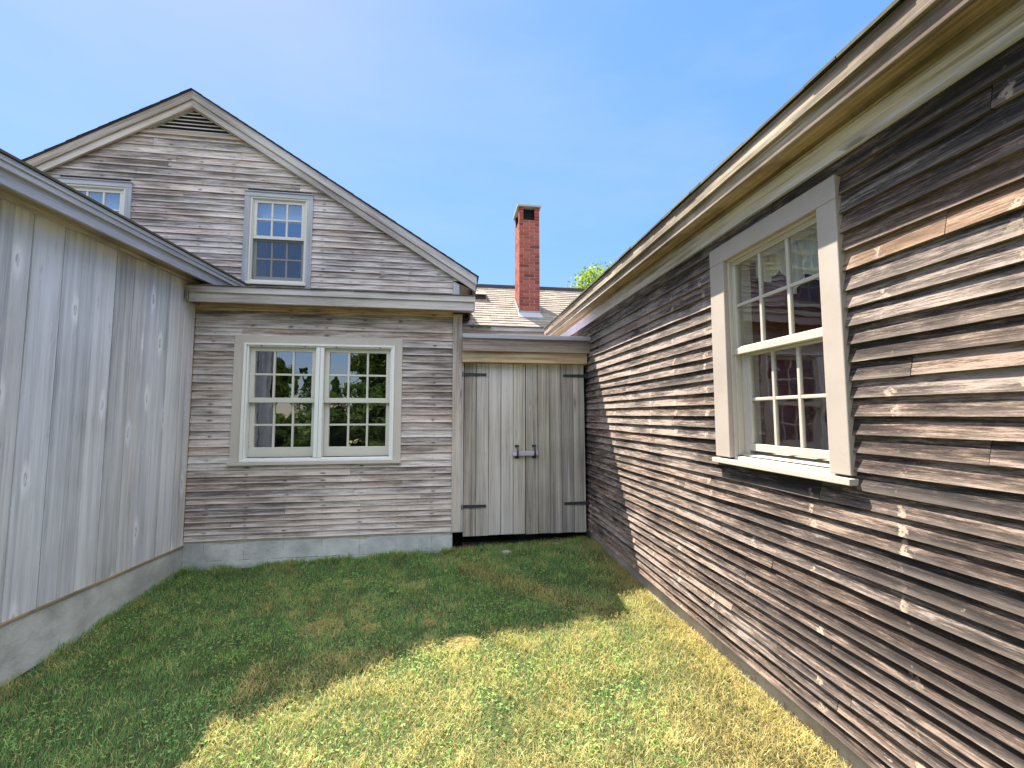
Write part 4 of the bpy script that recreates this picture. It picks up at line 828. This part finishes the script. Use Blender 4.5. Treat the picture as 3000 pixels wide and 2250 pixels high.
def gz_np(x, y):
    L = -1.71-0.085*np.clip(5.2-y, -0.4, 4.0); Rr = -1.575-0.004*np.clip(y-1.5, 0, 4)+0.045*np.clip(y-4.1, 0, 1); t = np.clip((x+2.9)/4.65, -.3, 1.15)
    z = L*(1-t)+Rr*t; return np.where(t < 0, L+(Rr-L)*t*.3, z)
def inside(x, y):      # open lawn, outside every building
    xa = -3.29+0.0852*y
    ok = (x < 1.755) & (y < 5.185)
    ok &= ~((x < xa) & (y > 2.05))
    ok |= (x > .15) & (x < 1.72) & (y < 5.27) & (y > 5.1)
    return ok
def blades(name, n, xr, yr, lenr, wid, lean, dry_sun_f, kind, label=None, flat=0.0):
    x = rng.uniform(*xr, n); y = rng.uniform(*yr, n); k = inside(x, y)
    x, y = x[k], y[k]; n = len(x)
    n1 = pnoise(x, y, 1.6, 3.3); n2 = pnoise(x, y, 5.0, 8.1); n3 = pnoise(x, y, 14.0, 4.7)
    dry = dry_sun_f(x, y, n1, n2, n3); isdry = (rng.random(n) < dry)
    z = gz_np(x, y)+np.array([0.012*noise.noise(Vector((a*1.3, b*1.3, 0)))+0.006*noise.noise(Vector((a*5, b*5, 3))) for a, b in zip(x, y)])
    tall = 1+.5*np.clip(n2, -.5, 1); L = rng.uniform(*lenr, n)*tall*np.where(isdry, 1.15, 1.0)
    ln = np.where(isdry, rng.uniform(.9, 1.45, n), rng.uniform(.2, lean, n)); ln = np.clip(ln+flat, 0, 1.5)
    # combed direction: mower and wind lay the blades mostly one way
    az_ = rng.normal(0.6, 1.3, n)+n1*3; az_ = np.where(isdry, rng.uniform(0, 6.283, n), az_)
    D = np.stack([np.cos(az_), np.sin(az_)], 1); h1 = L*.55*np.cos(ln*.6); r1 = L*.55*np.sin(ln*.6); h2 = h1+L*.45*np.cos(np.minimum(ln*1.3, 1.62)); q2 = r1+L*.45*np.sin(np.minimum(ln*1.3, 1.62))
    lift = np.where(isdry, rng.uniform(.006, .035, n), -.004)
    w = wid*rng.uniform(.6, 1.3, n); wa = az_+1.5708+rng.uniform(-.8, .8, n); S = np.stack([np.cos(wa), np.sin(wa)], 1)*w[:, None]
    v = np.zeros((n, 5, 3)); B = np.stack([x, y], 1)
    v[:, 0, :2] = B-S; v[:, 1, :2] = B+S; v[:, 0, 2] = v[:, 1, 2] = z+lift
    v[:, 2, :2] = B+D*r1[:, None]+S*.8; v[:, 3, :2] = B+D*r1[:, None]-S*.8; v[:, 2, 2] = v[:, 3, 2] = z+lift+h1
    v[:, 4, :2] = B+D*q2[:, None]; v[:, 4, 2] = z+lift+np.maximum(h2, .002)
    me = bpy.data.meshes.new(name); me.vertices.add(n*5); me.vertices.foreach_set('co', v.reshape(-1))
    base = (np.arange(n)*5)[:, None]; li = np.concatenate([base+np.array([[0, 1, 2, 3]]), base+np.array([[3, 2, 4]])], 1).astype(np.int32)
    me.loops.add(n*7); me.loops.foreach_set('vertex_index', li.reshape(-1)); me.polygons.add(n*2)
    ls_ = (np.arange(n)*7)[:, None]+np.array([[0, 4]]); me.polygons.foreach_set('loop_start', ls_.reshape(-1).astype(np.int32)); me.update(calc_edges=True)
    a = me.attributes.new('bd', 'FLOAT_COLOR', 'CORNER'); c = np.ones((n, 7, 4), np.float32)
    c[:, :, 0] = np.clip(rng.normal(.45, .22, n)+n2*.25, 0, 1)[:, None]; c[:, :, 1] = np.where(isdry, rng.uniform(.7, 1, n), rng.uniform(0, .12, n)+np.clip(dry*.4, 0, .3))[:, None]
    a.data.foreach_set('color', c.reshape(-1)); me.materials.append(M['grass'])
    o = bpy.data.objects.new(name, me); COL.objects.link(o); meta(o, 'stuff')
    if label: tag(o, label, 'grass')
    return o
def dry_sun_f(x, y, n1, n2, n3):
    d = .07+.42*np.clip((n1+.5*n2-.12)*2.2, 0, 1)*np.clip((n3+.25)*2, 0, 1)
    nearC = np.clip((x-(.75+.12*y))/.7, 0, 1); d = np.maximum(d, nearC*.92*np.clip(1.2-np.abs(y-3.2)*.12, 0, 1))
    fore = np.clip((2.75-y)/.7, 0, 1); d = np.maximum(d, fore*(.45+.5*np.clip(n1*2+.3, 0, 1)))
    sun = ((y < 3.35) & (x > -1.35)); d = np.where(sun, np.maximum(d, .36+.35*n2), d)  # sunlit look put into the blade colour, bounded by the cast shadow edges
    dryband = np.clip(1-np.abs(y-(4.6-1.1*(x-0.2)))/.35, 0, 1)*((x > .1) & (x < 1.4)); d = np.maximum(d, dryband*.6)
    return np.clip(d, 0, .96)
blades('grass', 290000, (-3.15, 1.78), (1.15, 5.28), (.020, .058), .0013, 1.15, dry_sun_f, 'stuff', 'short mown lawn, coloured greener where shaded and straw yellow where sunlit')
blades('grass', 60000, (-6, 1.78), (-3.0, 1.15), (.03, .06), .003, 1.1, dry_sun_f, 'stuff', 'coarser lawn in the open, beyond the near end of the shed')
# clover and broad weeds
def clover(n, xr, yr, s0, s1, name, label):
    x = rng.uniform(*xr, n); y = rng.uniform(*yr, n); k = inside(x, y); x, y = x[k], y[k]
    m = pnoise(x, y, 2.3, 11.0); k = (rng.random(len(x)) < np.clip(.35+m*1.5, .03, 1)) & ((x < 1.2) | (y > 4)); x, y = x[k], y[k]; n = len(x)
    z = gz_np(x, y)+rng.uniform(.012, .034, n); nl = 3
    v = []; f = []; c = []
    for i in range(n):
        a0 = R(0, 6.28); s = R(s0, s1); tone = R(.5, 1); dr = R(0, .08)
        for j in range(nl):
            a = a0+j*2.094+R(-.2, .2); ti = R(-.35, .35); b = len(v); ca, sa = math.cos(a), math.sin(a)
            for (p, q) in ((0, 0), (.6, -.5), (1.05, -.25), (1.05, .25), (.6, .5)):
                v.append((x[i]+s*(p*ca-q*sa), y[i]+s*(p*sa+q*ca), z[i]+s*p*ti))
            f.append((b, b+1, b+2, b+3, b+4)); c += [tone, dr, 0, 1]*5
    me = bpy.data.meshes.new(name); me.from_pydata(v, [], f); a = me.attributes.new('bd', 'FLOAT_COLOR', 'CORNER'); a.data.foreach_set('color', c); me.materials.append(M['grass'])
    o = bpy.data.objects.new(name, me); COL.objects.link(o); meta(o, 'stuff'); tag(o, label, 'clover')
clover(20000, (-3.0, 1.6), (1.6, 5.2), .005, .010, 'clover', 'small clover leaves scattered through the lawn')
clover(500, (-1.5, 1.6), (4.2, 5.2), .012, .022, 'broad_weed', 'broad green weed leaves in the grass near the gate')
def straw(cx, cy, r, n, label):
    t = rng.random(n)*6.283; q = np.sqrt(rng.random(n))*r; v = []; f = []; c = []
    for a, d in zip(t, q):
        x, y = cx+d*math.cos(a)*1.3, cy+d*math.sin(a); z = gz(x, y)+R(.012, .05)*(1-d/r*.7); az_ = R(0, 6.28); L = R(.02, .06); w = .0012; dz = R(-.3, .3)*L
        dx, dy = math.cos(az_)*L, math.sin(az_)*L; px, py = -math.sin(az_)*w, math.cos(az_)*w; b = len(v)
        v += [(x-px, y-py, z), (x+px, y+py, z), (x+dx/2+px, y+dy/2+py, z+abs(dz)*.6), (x+dx/2-px, y+dy/2-py, z+abs(dz)*.6), (x+dx, y+dy, z+dz*.3)]
        f += [(b, b+1, b+2, b+3), (b+3, b+2, b+4)]; c += [R(.2, .9), R(.8, 1), 0, 1]*7
    me = bpy.data.meshes.new('dry_clippings'); me.from_pydata(v, [], f); a = me.attributes.new('bd', 'FLOAT_COLOR', 'CORNER'); a.data.foreach_set('color', c); me.materials.append(M['grass'])
    o = bpy.data.objects.new('dry_clippings', me); COL.objects.link(o); meta(o, 'stuff'); tag(o, label, 'dry grass')
straw(-1.02, 3.75, .13, 900, 'largest tuft of dry clippings in the shaded middle of the lawn')
straw(-0.62, 3.65, .06, 350, 'small tuft of dry clippings right of the larger shaded one')
straw(-0.16, 3.62, .05, 300, 'tiny tuft of dry clippings just above the shadow edge')
straw(0.10, 3.28, .10, 900, 'sunlit pale clump of dry clippings at the shadow edge')

def tufts(name, label, pts, n, lenr, dryp):
    v = []; f = []; c = []
    for _ in range(n):
        (xa, ya), (xb, yb) = random.choice(pts); t = random.random(); cx, cy = xa+(xb-xa)*t+random.gauss(0, .02), ya+(yb-ya)*t+random.gauss(0, .02)
        if noise.noise(Vector((cx*2.5, cy*2.5, 4))) < R(-.35, .25): continue
        dr = random.random() < dryp
        for k in range(random.randint(3, 9)):
            x, y = cx+random.gauss(0, .012), cy+random.gauss(0, .012); z = gz(x, y)-.005; a = R(0, 6.28); L = R(*lenr)*(1.3 if random.random() < .1 else 1); w = R(.0010, .0022); ln = R(.1, .8)
            dx, dy = math.cos(a), math.sin(a); px, py = -dy*w, dx*w; b = len(v); tone = R(.2, .9)
            P = [(0, 0, w), (L*.35*math.sin(ln*.4), L*.45*math.cos(ln*.4), w), (L*.75*math.sin(ln*.8), L*.8*math.cos(ln*.8), w*.7), (L*1.05*math.sin(ln), L*.95*math.cos(ln*1.2), 0)]
            for (rr, zz, ww) in P[:3]: q = ww/w; v += [(x+dx*rr-px*q, y+dy*rr-py*q, z+zz), (x+dx*rr+px*q, y+dy*rr+py*q, z+zz)]
            v.append((x+dx*P[3][0], y+dy*P[3][0], z+P[3][1])); f += [(b, b+1, b+3, b+2), (b+2, b+3, b+5, b+4), (b+4, b+5, b+6)]
            c += [tone, (R(.75, 1) if dr else R(0, .2)), 0, 1]*11
    me = bpy.data.meshes.new(name); me.from_pydata(v, [], f); a = me.attributes.new('bd', 'FLOAT_COLOR', 'CORNER'); a.data.foreach_set('color', c); me.materials.append(M['grass'])
    o = bpy.data.objects.new(name, me); COL.objects.link(o); meta(o, 'stuff'); tag(o, label, 'grass')
tufts('edge_grass', 'longer untrimmed grass along the foot of the shed and the pale block foundation', [((-3.03, 2.6), (-2.86, 5.1)), ((-2.86, 5.15), (0.05, 5.15)), ((-2.86, 5.1), (0.05, 5.12))], 1500, (.04, .10), .2)
tufts('edge_grass', 'dry untrimmed grass along the foot of the dark clapboard wall', [((1.73, 1.3), (1.73, 5.1)), ((1.66, 1.3), (1.68, 5.1))], 1500, (.02, .06), .85)
tufts('edge_grass', 'rough weeds under the plank gate', [((0.1, 5.16), (1.7, 5.16)), ((0.1, 5.05), (1.7, 5.02))], 450, (.03, .08), .35)
tufts('lawn_tufts', 'scattered longer tufts standing up out of the mown lawn', [((-2.8+.35*k, 1.4), (-2.6+.33*k, 5.0)) for k in range(13)], 900, (.035, .07), .3)
